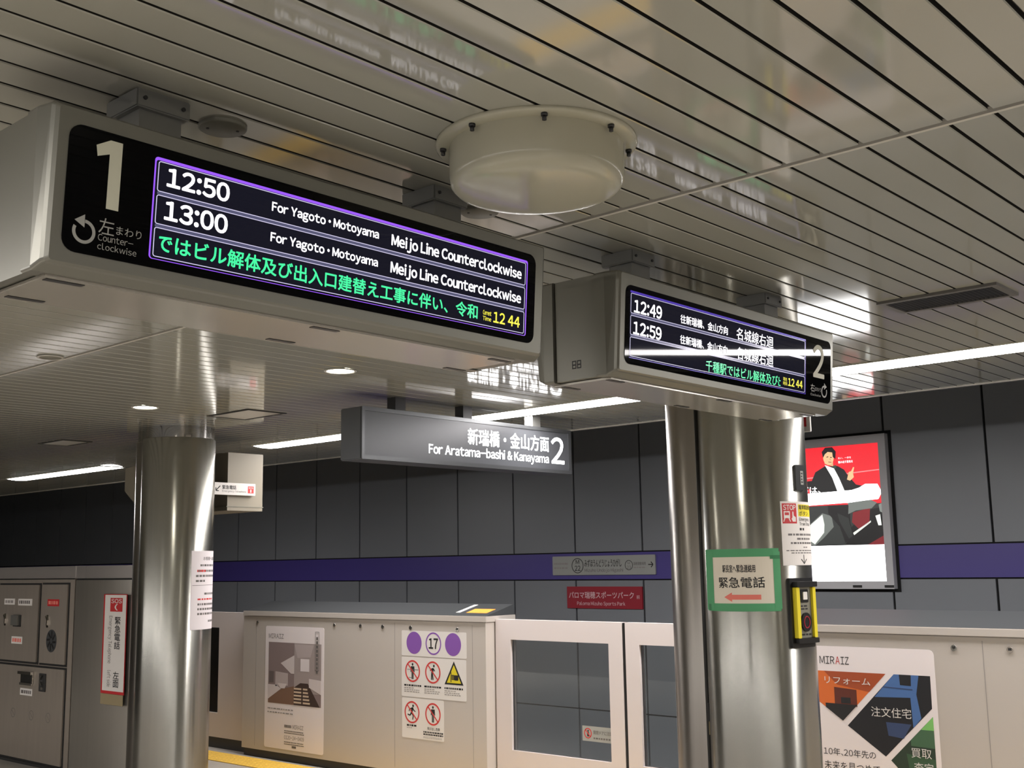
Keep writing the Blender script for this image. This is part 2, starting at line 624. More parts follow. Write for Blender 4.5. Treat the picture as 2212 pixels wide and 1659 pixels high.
downlight(-4.96, 4.13, 'round lit downlight under the left departure board, the nearer and larger one', 'downlights')
downlight(-6.99, 4.11, 'round lit downlight just above the left steel pillar, farther one', 'downlights')
for x in (-2.93, -0.90, 1.13):
    downlight(x, 4.13, 'round downlight hidden from view behind or beside the boards', 'unseen downlights')
for x in (-6.99, -4.96, -0.6, 1.13):
    downlight(x, 1.0 if x > -1 else 1.57, 'round downlight hidden from view behind or beside the boards', 'unseen downlights')

t = thing('ceiling_speaker', 'small unlit round ceiling ring near the left edge, below the left board', 'ceiling speaker', (-5.64, 2.77, zc))
b = MB()
b.lathe(-5.64, 2.765, [(0.062, zc), (0.068, zc - 0.004), (0.062, zc - 0.009), (0.054, zc - 0.006)], 36)
put('ring', b, 'trim', t)
b = MB()
b.disc(-5.64, 2.765, zc - 0.004, 0.056)
put('grille', b, 'disc', t)

# round drum fixture
DX, DY = -1.868, 2.220
t = thing('drum_fixture', 'large round white drum fixture on the ceiling between the two boards', 'ceiling fixture', (DX, DY, zc))
b = MB()
b.lathe(DX, DY, [(0.266, zc), (0.268, zc - 0.006), (0.262, zc - 0.012), (0.236, zc - 0.014), (0.228, zc - 0.014)], 72)
put('rim', b, 'drum', t)
b = MB()
zb = E + 0.968
b.lathe(DX, DY, [(0.232, zc - 0.012), (0.231, zb + 0.035), (0.227, zb + 0.018), (0.216, zb + 0.007), (0.200, zb + 0.001), (0.17, zb - 0.002), (0.10, zb - 0.004), (0.0001, zb - 0.005)], 72)
put('cover', b, 'drum', t)
for k in range(8):
    a = math.radians(45 * k)
    px, py = DX + 0.247 * math.cos(a), DY + 0.247 * math.sin(a)
    b = MB()
    b.cyl((px, py, zc - 0.012), (px, py, zc - 0.020), 0.0085, 12)
    b.cyl((px, py, zc - 0.020), (px, py, zc - 0.031), 0.0055, 12)
    put('clip', b, 'dark', t)

def cover_disc(x, y, label):
    t = thing('ceiling_cover', label, 'ceiling cover', (x, y, zc), 'round grey ceiling covers')
    b = MB()
    b.lathe(x, y, [(0.060, zc), (0.060, zc - 0.006), (0.056, zc - 0.009), (0.0001, zc - 0.009)], 40)
    put('plate', b, 'disc', t)
    for d in (-1, 1):
        b = MB()
        b.cyl((x + d * 0.018, y + d * 0.032, zc - 0.009), (x + d * 0.018, y + d * 0.032, zc - 0.0105), 0.004, 10)
        put('screw', b, 'dark', t)

cover_disc(-2.352, 1.572, 'round grey ceiling cover beside the left hanger of the left board')
cover_disc(-2.372, 2.535, 'round grey ceiling cover just under the white drum fixture')

# air grille
t = thing('air_grille', 'rectangular slatted air grille in the ceiling at right', 'air vent', (-1.78, 4.83, zc))
gx0, gx1, gy0, gy1 = -2.035, -1.525, 4.695, 4.965
b = MB()
fwid = 0.028
b.box(gx0, gx1, gy0, gy0 + fwid, zc - 0.012, zc)
b.box(gx0, gx1, gy1 - fwid, gy1, zc - 0.012, zc)
b.box(gx0, gx0 + fwid, gy0 + fwid, gy1 - fwid, zc - 0.012, zc)
b.box(gx1 - fwid, gx1, gy0 + fwid, gy1 - fwid, zc - 0.012, zc)
put('frame', b, 'grille', t)
b = MB()
b.box(gx0 + fwid, gx1 - fwid, gy0 + fwid, gy1 - fwid, zc - 0.002, zc - 0.0002)
put('duct_opening', b, 'black', t)
ns = 24
for k in range(ns):
    x = gx0 + fwid + (gx1 - gx0 - 2 * fwid) * (k + 0.5) / ns
    b = MB()
    b.add([(x - 0.004, gy0 + fwid, zc - 0.011), (x - 0.002, gy0 + fwid, zc - 0.011), (x + 0.004, gy0 + fwid, zc - 0.002), (x + 0.002, gy0 + fwid, zc - 0.002),
           (x - 0.004, gy1 - fwid, zc - 0.011), (x - 0.002, gy1 - fwid, zc - 0.011), (x + 0.004, gy1 - fwid, zc - 0.002), (x + 0.002, gy1 - fwid, zc - 0.002)],
          [(0, 1, 5, 4), (1, 2, 6, 5), (2, 3, 7, 6), (3, 0, 4, 7), (0, 3, 2, 1), (4, 5, 6, 7)])
    put('slat', b, 'dark', t)

def hatch(x0, x1, y0, y1, label):
    t = thing('ceiling_hatch', label, 'ceiling hatch', ((x0 + x1) / 2, (y0 + y1) / 2, zc), 'ceiling hatches')
    b = MB()
    w = 0.03
    b.box(x0, x1, y0, y0 + w, zc - 0.004, zc)
    b.box(x0, x1, y1 - w, y1, zc - 0.004, zc)
    b.box(x0, x0 + w, y0 + w, y1 - w, zc - 0.004, zc)
    b.box(x1 - w, x1, y0 + w, y1 - w, zc - 0.004, zc)
    put('frame', b, 'seam', t)
    b = MB()
    b.box(x0 + w, x1 - w, y0 + w, y1 - w, zc - 0.003, zc)
    put('panel', b, 'trim', t)

hatch(-7.12, -6.62, 4.68, 5.02, 'flat ceiling hatch with dark outline just right of the left pillar top')
hatch(-9.62, -9.20, 4.64, 4.92, 'flat ceiling hatch with dark outline farther off, left of the left pillar')

# ------------------------------------------------------------------ departure boards
TILT = math.radians(3.9)
BX, BZ = -2.172, 0.785
bn = Vector((math.cos(TILT), 0, -math.sin(TILT)))
bv = Vector((math.sin(TILT), 0, math.cos(TILT)))

def board_surf(dy):
    return plane((BX, dy, E + BZ), (0, 1, 0), bv, bn)

def loop_rect(s, a0, b0, a1, b1, c, r, n=4):
    return [s(a, bb, c) for a, bb in rr(a0, b0, a1, b1, r, n)]

def bezel(mb, y0, y1, front):
    """front frame: tilted face with rounded outer edges; mirrored for the rear"""
    xm = -2.353
    def fx(p):
        return p if front else Vector((2 * xm - p.x, p.y, p.z))
    s = plane((BX, 0, E + BZ), (0, 1, 0), bv, bn)
    xb = -2.262
    loops = []
    for inset, c in ((0.014, 0.0), (0.006, -0.004), (0.001, -0.012)):
        loops.append([fx(p) for p in loop_rect(s, y0 + inset, -0.169 + inset * 0.6, y1 - inset, 0.171 - inset * 0.5, c, 0.008)])
    def straight(x, grow):
        return [fx(Vector((x, a, E + zz))) for a, zz in rr(y0 - grow, 0.606, y1 + grow, 0.958, 0.008, 4)]
    loops.append(straight(-2.220, 0.006))
    loops.append(straight(xb, 0.006))
    n = len(loops[0])
    vs = [p for l in loops for p in l]
    fs = []
    for k in range(len(loops) - 1):
        for i in range(n):
            jn = (i + 1) % n
            fs.append((k * n + i, k * n + jn, (k + 1) * n + jn, (k + 1) * n + i))
    fs.append(tuple(range(n)))
    fs.append(tuple(range((len(loops) - 1) * n, len(loops) * n))[::-1])
    mb.add(vs, fs, 0, False)

def departure_board(y0, y1, label):
    ym = (y0 + y1) / 2
    t = thing('departure_board', label, 'departure board', (-2.353, ym, E + 0.6))
    t['group'] = 'hanging departure boards'
    b = MB()
    bezel(b, y0, y1, True)
    put('front_frame', b, 'case', t)
    b = MB()
    bezel(b, y0, y1, False)
    put('rear_frame', b, 'case', t)
    b = MB()
    b.box(-2.438, -2.268, y0 + 0.004, y1 - 0.004, E + 0.609, E + 0.956, 0)
    put('housing', b, 'case', t)
    b = MB()
    b.box(-2.442, -2.264, y0 + 0.012, y1 - 0.012, E + 0.616, E + 0.950, 0)
    put('seam_gasket', b, 'seam', t)
    b = MB()
    b.box(-2.475, -2.231, y0 + 0.03, y1 - 0.075, E + 0.600, E + 0.608, 0, 0.002)
    put('bottom_cover', b, 'case_under', t)
    for yy in (y0 + 0.04, ym - 0.045, y1 - 0.165):
        for xx, dy in ((-2.250, 0.0), (-2.450, 0.012)):
            b = MB()
            b.box(xx - 0.009, xx + 0.009, yy + dy, yy + dy + 0.085, E + 0.5985, E + 0.6003)
            put('drain_slot', b, 'black', t)
    # hangers up to the ceiling
    for yy in (y0 + 0.325, y1 - 0.285):
        b = MB()
        b.box(-2.400, -2.300, yy - 0.055, yy + 0.055, E + 0.957, zc - 0.032, 0)
        put('hanger_post', b, 'bracket', t)
        b = MB()
        b.box(-2.425, -2.285, yy - 0.070, yy + 0.070, zc - 0.045, zc, 0, 0.003)
        b.cyl((-2.285, yy - 0.05, zc - 0.022), (-2.281, yy - 0.05, zc - 0.022), 0.005, 10, 1)
        b.cyl((-2.285, yy + 0.05, zc - 0.022), (-2.281, yy + 0.05, zc - 0.022), 0.005, 10, 1)
        put('hanger_base', b, ['bracket', 'dark'], t)
    return t

def rows(t, s, a0, a1):
    b = MB()
    b.rect(s, a0 + 0.004, -0.113, a1 - 0.004, 0.106, 0.0018, 0.0021)
    d = put('display', b, 'lcd', t)
    t = d
    b = MB()
    for z0, z1 in ((0.0275, 0.0335), (-0.045, -0.039)):
        b.rect(s, a0 + 0.010, z0, a1 - 0.010, z1, 0.0021, 0.0024)
    put('row_separator', b, 'lcdbar', t)
    for z0, z1 in ((0.034, 0.102), (-0.0385, 0.027), (-0.111, -0.0455)):
        b = MB()
        b.rrframe(s, a0 + 0.009, z0, a1 - 0.009, z1, 0.006, 0.0018, 0.0021, 0.0026)
        put('row_outline', b, 'lcd2', t)
    return d

# --- left board, platform 1
t1 = departure_board(1.042, 2.606, 'left black departure board numbered 1 with English text, hanging nearest the camera')
s = board_surf(0)
b = MB()
b.slab(s, rr(1.079, -0.1365, 2.557, 0.133, 0.030), 0.0, 0.0018)
scr = put('screen_panel', b, 'screen', t1)
dis1 = rows(t1, s, 1.276, 2.520)
b = MB()
b.strip(s, rr(1.276, -0.117, 2.520, 0.110, 0.008), rr(1.2795, -0.1155, 2.5165, 0.1035, 0.006), 0.0019, 0.0025)
put('purple_border', b, 'lcdp', dis1, 'bright purple outline of the display')
DIGB = 0.036
def bt(t, s, name, m, string, a0, a1, b0, b1, bold=0.012, mode='base', clip=None, res=4):
    b = MB()
    text(b, s, string, a0, a1, b0, b1, 0.0027, bold, mode, 0, res, clip)
    return put(name, b, m, t)
bt(dis1, s, 'departure_time', 'lcdw', '12:50', 1.307, 1.470, 0.0495, 0.0935, DIGB)
bt(dis1, s, 'departure_time', 'lcdw', '13:00', 1.306, 1.470, -0.0255, 0.0190, DIGB)
bt(dis1, s, 'destination_text', 'lcdw', 'For Yagoto · Motoyama', 1.589, 1.929, 0.0575, 0.0800, 0.034)
bt(dis1, s, 'destination_text', 'lcdw', 'For Yagoto · Motoyama', 1.590, 1.930, -0.0165, 0.0060, 0.034)
bt(dis1, s, 'line_text', 'lcdw', 'Meijo Line Counterclockwise', 1.973, 2.493, 0.0500, 0.0820, 0.034)
bt(dis1, s, 'line_text', 'lcdw', 'Meijo Line Counterclockwise', 1.974, 2.494, -0.0230, 0.0090, 0.034)
bt(dis1, s, 'scrolling_text', 'lcdg', 'ではビル解体及び出入口建替え工事に伴い、令和', 1.290, 2.311, -0.0990, -0.0570, 0.020, 'box', (1.299, 2.32))
bt(dis1, s, 'clock_caption', 'lcdy', 'Current', 2.333, 2.368, -0.0795, -0.0665, 0.01, 'base')
bt(dis1, s, 'clock_caption', 'lcdy', 'Time', 2.333, 2.368, -0.0960, -0.0830, 0.01, 'base')
bt(dis1, s, 'clock_text', 'lcdy', '12 44', 2.377, 2.492, -0.0965, -0.0640, 0.026, 'base')
b = MB()
b.slab(s, [(1.139, 0.099), (1.170, 0.1165), (1.198, 0.1165), (1.198, -0.0315), (1.170, -0.0315), (1.170, 0.086), (1.143, 0.076)][::-1], 0.0018, 0.0026)
put('platform_number', b, 'numgrey', t1, 'pale printed number 1')
def turn_arrow(t, s, ca, cb, r, w, ccw):
    b = MB()
    k = 1 if ccw else -1
    n = 30
    t0, t1_ = math.radians(155), math.radians(448)
    def P(rad, th):
        return (ca + k * rad * math.cos(th), cb + rad * math.sin(th))
    ths = [t0 + (t1_ - t0) * i / n for i in range(n + 1)]
    b.strip(s, [P(r, th) for th in ths], [P(r - w, th) for th in ths], 0.0018, 0.0026, 0, False)
    b.slab(s, [(ca - k * r * 0.86, cb + r * 0.84), (ca - k * 0.0, cb + r * 1.42), (ca + k * 0.02 * r, cb + r * 0.34)], 0.0018, 0.0026)
    put('arrow_symbol', b, 'printgrey', t)
turn_arrow(t1, s, 1.1255, -0.0900, 0.0255, 0.0068, True)
def pt(t, s, string, a0, a1, b0, b1, bold=0.0, mode='box'):
    b = MB()
    text(b, s, string, a0, a1, b0, b1, 0.0026, bold, mode)
    put('direction_text', b, 'printgrey', t)
pt(t1, s, '左', 1.157, 1.192, -0.0865, -0.0520)
pt(t1, s, 'まわり', 1.197, 1.256, -0.0815, -0.0635)
pt(t1, s, 'Counter-', 1.157, 1.238, -0.1015, -0.0875, 0.0, 'base')
pt(t1, s, 'clockwise', 1.157, 1.247, -0.1200, -0.1060, 0.0, 'base')

# --- right board, platform 2
t2 = departure_board(2.978, 4.530, 'right black departure board numbered 2 with Chinese text, hanging in front of the right pillar')
b = MB()
b.slab(s, rr(3.018, -0.1375, 4.494, 0.128, 0.028), 0.0, 0.0018)
put('screen_panel', b, 'screen', t2)
dis2 = rows(t2, s, 3.036, 4.272)
b = MB()
b.rect(s, 3.042, 0.1035, 4.270, 0.1100, 0.0019, 0.0025)
put('purple_line', b, 'lcdp2', dis2, 'purple line along the top of the display')
b = MB()
b.rect(s, 3.042, -0.1170, 4.270, -0.1145, 0.0019, 0.0025)
b.rect(s, 4.267, -0.1145, 4.2695, 0.1035, 0.0019, 0.0025)
put('purple_border', b, 'lcdp2', dis2)
bt(dis2, s, 'departure_time', 'lcdw', '12:49', 3.063, 3.227, 0.0385, 0.0830, 0.030)
bt(dis2, s, 'departure_time', 'lcdw', '12:59', 3.061, 3.227, -0.0350, 0.0095, 0.030)
bt(dis2, s, 'destination_text', 'lcdw', '往新瑞橋、金山方向', 3.342, 3.659, 0.0430, 0.0750, 0.016, 'box', None, 2)
bt(dis2, s, 'destination_text', 'lcdw', '往新瑞橋、金山方向', 3.342, 3.657, -0.0300, 0.0020, 0.016, 'box', None, 2)
bt(dis2, s, 'line_text', 'lcdw', '名城線右迴', 3.721, 4.000, 0.0370, 0.0830, 0.006, 'box', None, 2)
bt(dis2, s, 'line_text', 'lcdw', '名城線右迴', 3.723, 4.001, -0.0365, 0.0095, 0.006, 'box', None, 2)
bt(dis2, s, 'scrolling_text', 'lcdg', '千種駅ではビル解体及び出', 3.511, 4.082, -0.1080, -0.0660, 0.010, 'box', (3.4, 4.060), 2)
bt(dis2, s, 'clock_caption', 'lcdy', '現在', 4.082, 4.114, -0.0810, -0.0660, 0.0, 'box', None, 2)
bt(dis2, s, 'clock_caption', 'lcdy', '時刻', 4.082, 4.114, -0.0980, -0.0830, 0.0, 'box', None, 2)
bt(dis2, s, 'clock_text', 'lcdy', '12 44', 4.122, 4.243, -0.0970, -0.0650, 0.024, 'base')
b = MB()
text(b, s, '2', 4.333, 4.435, -0.0380, 0.1020, 0.0026, 0.02, 'base', 0, 8)
put('platform_number', b, 'numgrey', t2, 'pale printed number 2')
turn_arrow(t2, s, 4.435, -0.0900, 0.0255, 0.0068, False)
pt(t2, s, '右', 4.313, 4.350, -0.1000, -0.0670)
pt(t2, s, 'まわり', 4.354, 4.405, -0.0950, -0.0780)
pt(t2, s, 'Clockwise', 4.313, 4.404, -0.1160, -0.1060, 0.0, 'base')
# maker's plate on the end cap: black strokes
es = plane((-2.353, 2.9825, E + 0.66), (1, 0, 0), (0, 0, 1), (0, -1, 0))
b = MB()
for k in range(2):
    a = -0.018 + k * 0.021
    b.rrframe(es, a, -0.014, a + 0.018, 0.014, 0.001, 0.004, 0, 0.0008)
    b.rect(es, a + 0.004, -0.003, a + 0.014, 0.002, 0, 0.0008)
put('maker_mark', b, 'black', t2)

# ------------------------------------------------------------------ hanging guide sign
GX = -5.45
t = thing('guide_sign', 'grey hanging guide sign with lit white lettering and number 2', 'guide sign', (GX - 0.105, 5.76, E + 0.67))
gy0, gy1, gz0, gz1 = 4.716, 6.815, 0.668, 1.003
b = MB()
b.box(GX - 0.21, GX - 0.008, gy0, gy1, E + gz0, E + gz1, 0, 0.006)
put('case', b, 'darkmetal', t)
gs = plane((GX, 0, E), (0, 1, 0), (0, 0, 1), (1, 0, 0))
b = MB()
b.strip(gs, rr(gy0, gz0, gy1, gz1, 0.004), rr(gy0 + 0.022, gz0 + 0.026, gy1 - 0.030, gz1 - 0.026, 0.002), -0.009, 0.002)
put('frame', b, 'darkmetal', t)
b = MB()
b.rect(gs, gy0 + 0.020, gz0 + 0.024, gy1 - 0.028, gz1 - 0.024, -0.008, -0.004)
put('sign_face', b, 'signface', t)
def gt(string, a0, a1, b0, b1, bold, mode):
    b = MB()
    text(b, gs, string, a0, a1, b0, b1, -0.003, bold, mode, 0, 3)
    put('lettering', b, 'signlit', t)
gt('新瑞橋・金山方面', 5.681, 6.555, 0.822, 0.938, 0.014, 'box')
gt('For Aratama-bashi & Kanayama', 5.304, 6.551, 0.739, 0.806, 0.020, 'base')
gt('2', 6.580, 6.735, 0.739, 0.940, 0.016, 'base')
for y in (5.105, 5.745, 6.490):
    b = MB()
    b.box(GX - 0.145, GX - 0.065, y - 0.045, y + 0.045, E + gz1 - 0.002, zc, 0)
    put('hanger_post', b, 'dark' if y < 6 else 'bracket', t)

# ------------------------------------------------------------------ steel pillars
def pillar(cx, cy, label, hinge):
    t = thing('steel_pillar', label, 'pillar', (cx, cy, 0), 'stainless steel pillars')
    R = 0.278
    b = MB()
    b.lathe(cx, cy, [(R, 0.0), (R, E + 1.008), (R - 0.004, E + 1.012), (R - 0.03, E + 1.012)], 128)
    put('front_shell', b, 'steel', t)
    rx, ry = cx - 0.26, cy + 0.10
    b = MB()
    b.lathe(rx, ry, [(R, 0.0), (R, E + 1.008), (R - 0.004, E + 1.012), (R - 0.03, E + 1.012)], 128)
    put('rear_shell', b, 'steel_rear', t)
    b = MB()
    b.lathe(cx, cy, [(R - 0.010, E + 1.000), (R - 0.010, zc)], 128)
    b.lathe(rx, ry, [(R - 0.010, E + 1.000), (R - 0.010, zc)], 128)
    put('ceiling_collar', b, 'chrome', t)
    b = MB()
    gx, gy = cx - 0.219, cy - 0.176
    b.cyl((gx, gy, 0), (gx, gy, E + 1.008), 0.010, 12)
    put('joint_gasket', b, 'black', t)
    if hinge:
        hs = cylsurf(cx, cy, R)
        b = MB()
        b.rect(hs, -141, -0.80, -137, -0.715, 0, 0.006)
        put('hinge', b, 'dark', t)
        b = MB()
        b.rect(hs, -140, -0.87, -137.5, -0.805, 0, 0.002)
        put('yellow_tag', b, 'beigetape', t)
    return t

PL = (-7.953, 4.987)
PR = (-3.041, 5.314)
pillar(PL[0], PL[1], 'left stainless steel pillar standing beside the steel telephone cabinet', False)
pillar(PR[0], PR[1], 'right stainless steel pillar under the board numbered 2', True)
LS = cylsurf(PL[0], PL[1], 0.278)
RS = cylsurf(PR[0], PR[1], 0.278)

# notice paper with green tape
t = thing('taped_notice', 'paper notice framed in green tape on the right pillar, red arrow pointing left', 'notice', RS(-79, -0.1, 0.002))
b = MB()
b.rect(RS, -116, -0.232, -42, 0.030, 0.0003, 0.0018, 0, 24)
put('paper', b, 'paper', t)
b = MB(); b.rect(RS, -124, 0.016, -37, 0.056, 0.0019, 0.0024, 0, 28); put('tape_strip', b, 'greentape', t)
b = MB(); b.rect(RS, -122, -0.250, -37, -0.212, 0.0019, 0.0024, 0, 28); put('tape_strip', b, 'greentape', t)
b = MB(); b.rect(RS, -124, -0.246, -110.5, 0.050, 0.0025, 0.0030, 0, 6); put('tape_strip', b, 'greentape', t)
b = MB(); b.rect(RS, -43.5, -0.240, -36, 0.040, 0.0025, 0.0030, 0, 4); put('tape_strip', b, 'greentape', t)
b = MB(); b.rect(RS, -46.5, 0.004, -36, 0.022, 0.0031, 0.0034, 0, 4)
b.rect(RS, -121, -0.248, -116, -0.216, 0.0031, 0.0034, 0, 3)
put('tape_overlap', b, 'greentape2', t)
b = MB()
text(b, RS, '駅長室へ緊急連絡用', -97, -61.5, -0.060, -0.022, 0.0024, 0.012, ka=0.00485)
put('heading_text', b, 'ink', t)
b = MB()
text(b, RS, '緊急電話', -102.5, -52.5, -0.136, -0.082, 0.0024, 0.012, ka=0.00485)
put('main_text', b, 'ink', t)
b = MB()
b.rect(RS, -87, -0.193, -57, -0.169, 0.0018, 0.0024, 0, 10)
b.strip(RS, [(-96, -0.1805), (-93, -0.173), (-90, -0.1655), (-87, -0.158)], [(-96, -0.1815), (-93, -0.189), (-90, -0.1965), (-87, -0.204)], 0.0018, 0.0024, 0, False)
put('arrow', b, 'redsoft', t, 'faded red arrow pointing left')

# stop sign
t = thing('emergency_stop_sign', 'white sign with red STOP panel on the right side of the right pillar', 'sign', RS(0, 0.13, 0.002))
b = MB()
b.rect(RS, -32.5, -0.030, 26, 0.287, 0.0003, 0.002, 0, 20)
put('sign_plate', b, 'white', t)
b = MB()
b.rect(RS, -30.7, 0.177, -12, 0.277, 0.002, 0.0025, 0, 8)
rp = put('red_panel', b, 'red', t)
b = MB()
text(b, RS, 'STOP', -29.5, -13.2, 0.244, 0.270, 0.003, 0.02, 'base', ka=0.00485)
b.strip(RS, [(-21.5, 0.238), (-29, 0.238), (-29, 0.203), (-21.5, 0.203)], [(-22.6, 0.232), (-27.9, 0.232), (-27.9, 0.208), (-22.6, 0.208)], 0.0025, 0.003)
b.rect(RS, -28, 0.208, -22.5, 0.218, 0.0025, 0.003)
b.line(RS, (-28, 0.203), (-29.5, 0.186), 0.005, 0.0025, 0.003, ka=0.00485)
b.line(RS, (-22.8, 0.203), (-21, 0.186), 0.005, 0.0025, 0.003, ka=0.00485)
b.slab(RS, [(-19.5, 0.200), (-18.3, 0.207), (-18.0, 0.236), (-16.6, 0.236), (-16.4, 0.216), (-13.4, 0.208), (-13.6, 0.186), (-17.8, 0.186)][::-1], 0.0025, 0.003)
put('pictogram', b, 'white', rp)
b = MB()
b.rect(RS, -9, 0.213, 24, 0.273, 0.002, 0.0025, 0, 10)
put('yellow_panel', b, 'yellow', t)
b = MB()
text(b, RS, '電車緊急停止', -8, 23, 0.247, 0.270, 0.003, 0.01, ka=0.00485)
text(b, RS, 'ボタン', -8, 12, 0.217, 0.240, 0.003, 0.01, ka=0.00485)
text(b, RS, 'Emergency', -8, 16, 0.190, 0.207, 0.003, 0.005, 'base', ka=0.00485)
text(b, RS, 'Train Stop', -8, 16, 0.168, 0.184, 0.003, 0.005, 'base', ka=0.00485)
b.rect(RS, -8, 0.143, 0, 0.155, 0.002, 0.0026)
put('sign_text', b, 'ink', t)
b = MB()
for k, (a0, a1, z) in enumerate(((-25, 22, 0.122), (-13, 15, 0.101), (-22, 20, 0.080), (-3, 5, 0.059), (-28, 24, 0.043), (-22, 22, 0.031))):
    bars(b, RS, a0, a1, z - 0.006, z + 0.006, 1, 0.0026, 0, 0.8 if k < 3 else 0.4, k + 3, 6.0)
put('small_print', b, 'inkgrey', t)
b = MB()
b.line(RS, (-3.5, 0.022), (-3.0, -0.016), 0.005, 0.002, 0.0026, ka=0.00485)
b.line(RS, (-3.0, -0.022), (-8.0, 0.000), 0.005, 0.002, 0.0026, ka=0.00485)
b.line(RS, (-3.0, -0.022), (2.0, 0.000), 0.005, 0.002, 0.0026, ka=0.00485)
put('arrow', b, 'ink', t)

# emergency button box
t = thing('emergency_button_box', 'black and yellow emergency button box on the right pillar below the STOP sign', 'emergency button', RS(2, -0.26, 0.0))
EA = math.radians(-12)
nrm = Vector((math.cos(EA), math.sin(EA), 0))
tan = Vector((-nrm.y, nrm.x, 0))
eb = plane((PR[0] + 0.270 * nrm.x, PR[1] + 0.270 * nrm.y, E - 0.262), tan, (0, 0, 1), nrm)
b = MB()
b.slab(eb, rr(-0.085, -0.168, 0.085, 0.170, 0.008), -0.03, 0.014)
put('back_plate', b, 'black', t)
for z0, z1, d in ((0.126, 0.152, 0.046), (-0.146, -0.122, 0.042)):
    b = MB()
    b.slab(eb, rr(-0.066, z0, 0.084, z1, 0.004), 0.014, d)
    put('end_hood', b, 'black', t)
for a0, a1 in ((-0.066, -0.042), (0.056, 0.078)):
    b = MB()
    b.slab(eb, rr(a0, -0.121, a1, 0.125, 0.005), 0.014, 0.038)
    put('yellow_guard', b, 'yellow', t)
b = MB()
b.slab(eb, rr(-0.041, -0.121, 0.055, 0.125, 0.004), 0.014, 0.024)
put('front_panel', b, 'disc', t)
b = MB()
b.slab(eb, rr(-0.022, 0.050, 0.034, 0.114, 0.006), 0.024, 0.027)
put('lamp_recess', b, 'black', t)
b = MB()
b.slab(eb, rr(-0.008, 0.064, 0.022, 0.102, 0.004), 0.027, 0.032)
put('indicator_lamp', b, 'white', t)
b = MB()
b.ellipse(eb, 0.006, -0.045, 0.036, 0.046, 0.024, 0.034)
pbn = put('push_button', b, 'black', t)
b = MB()
b.ring(eb, 0.006, -0.045, 0.023, 0.030, 0.005, 0.034, 0.036)
put('button_ring', b, 'winered', pbn)
b = MB()
bars(b, eb, -0.030, 0.046, -0.112, -0.098, 1, 0.0250, 0, 0.6, 4, 0.03)
bars(b, eb, -0.022, 0.036, 0.012, 0.040, 2, 0.0250, 0, 0.5, 6, 0.03)
put('small_print', b, 'ink', t)

# little switch box higher up the pillar
t = thing('switch_box', 'small grey steel box on the right pillar above the STOP sign', 'switch box', RS(-2, 0.41, 0.0))
SA = math.radians(-4)
sb = plane((PR[0] + 0.268 * math.cos(SA), PR[1] + 0.268 * math.sin(SA), E + 0.408), (-math.sin(SA), math.cos(SA), 0), (0, 0, 1), (math.cos(SA), math.sin(SA), 0))
b = MB()
b.slab(sb, rr(-0.040, -0.064, 0.040, 0.064, 0.006), -0.02, 0.018)
put('case', b, 'darkmetal', t)
b = MB()
b.slab(sb, rr(0.000, -0.036, 0.026, 0.034, 0.003), 0.018, 0.020)
put('label_plate', b, 'stname', t)
b = MB()
bars(b, sb, 0.005, 0.021, -0.030, 0.028, 4, 0.0208, 0, 0.5, 9, 0.012)
put('small_print', b, 'ink', t)

# projecting white red sign behind the right pillar
t = thing('projecting_sign', 'white and red sign sticking out behind the right pillar below the board corner', 'sign', (-2.86, 5.62, E + 0.66))
b = MB()
b.box(-2.98, -2.832, 5.585, 5.600, E + 0.672, E + 0.800, 0, 0.002)
put('panel', b, 'white', t)
b = MB()
b.rect(south(5.585), -2.90, 0.700, -2.853, 0.765, 0, 0.0008)
put('red_mark', b, 'red', t)

# notice wrapped on the left pillar
t = thing('paper_notice', 'tall white paper notice wrapped on the right side of the left pillar', 'notice', LS(20, -0.15, 0.002))
b = MB()
b.rect(LS, -8.3, -0.453, 60, 0.140, 0.0003, 0.0018, 0, 20)
put('paper', b, 'paper2', t)
b = MB()
text(b, LS, 'お客様へお願い', 14, 56, 0.068, 0.096, 0.0022, 0.012, ka=0.00485)
for k, (a0, a1, z, c) in enumerate(((8, 50, 0.030, 1), (4, 54, -0.012, 0), (0, 52, -0.050, 0), (0, 20, -0.088, 0), (18, 54, -0.185, 0), (4, 54, -0.264, 0), (4, 54, -0.300, 0), (4, 52, -0.336, 0), (30, 54, -0.392, 0))):
    bars(b, LS, a0, a1, z - 0.014, z + 0.014, 1, 0.0022, 0, 0.55, k + 11, 7.0)
put('notice_text', b, 'inkgrey', t)
b = MB()
bars(b, LS, 2, 22, -0.026, 0.002, 1, 0.0023, 0, 0.6, 4, 7.0)
put('red_text', b, 'redring', t)
b = MB()
bars(b, LS, 4, 46, -0.236, -0.216, 1, 0.0023, 0, 0.6, 8, 9.0)
put('red_text', b, 'redring', t)
b = MB()
b.rect(LS, -6, -0.122, 58, -0.119, 0.0018, 0.0022, 0, 16)
put('rule', b, 'inkgrey', t)

# flag sign on the left pillar
t = thing('flag_sign', 'white flag sign with arrow and red phone mark sticking out right of the left pillar', 'sign', (-7.9, 5.4, E + 0.65))
fx = -8.0
b = MB()
b.box(fx - 0.02, fx, 5.225, 5.753, E + 0.600, E + 0.700, 0, 0.002)
put('panel', b, 'white', t)
b = MB()
b.box(fx - 0.016, fx - 0.004, 5.22, 5.30, E + 0.60, E + 0.59, 0)
put('bracket', b, 'bracket', t)
fs_ = plane((fx, 0, E + 0.65), (0, 1, 0), (0, 0, 1), (1, 0, 0))
b = MB()
b.line(fs_, (5.405, 0.022), (5.365, -0.016), 0.008)
b.line(fs_, (5.365, -0.018), (5.392, -0.018), 0.008)
b.line(fs_, (5.365, -0.018), (5.365, 0.008), 0.008)
put('arrow', b, 'ink', t)
b = MB()
text(b, fs_, '緊急電話', 5.425, 5.560, -0.004, 0.030, 0.001, 0.012)
put('main_text', b, 'ink', t)
b = MB()
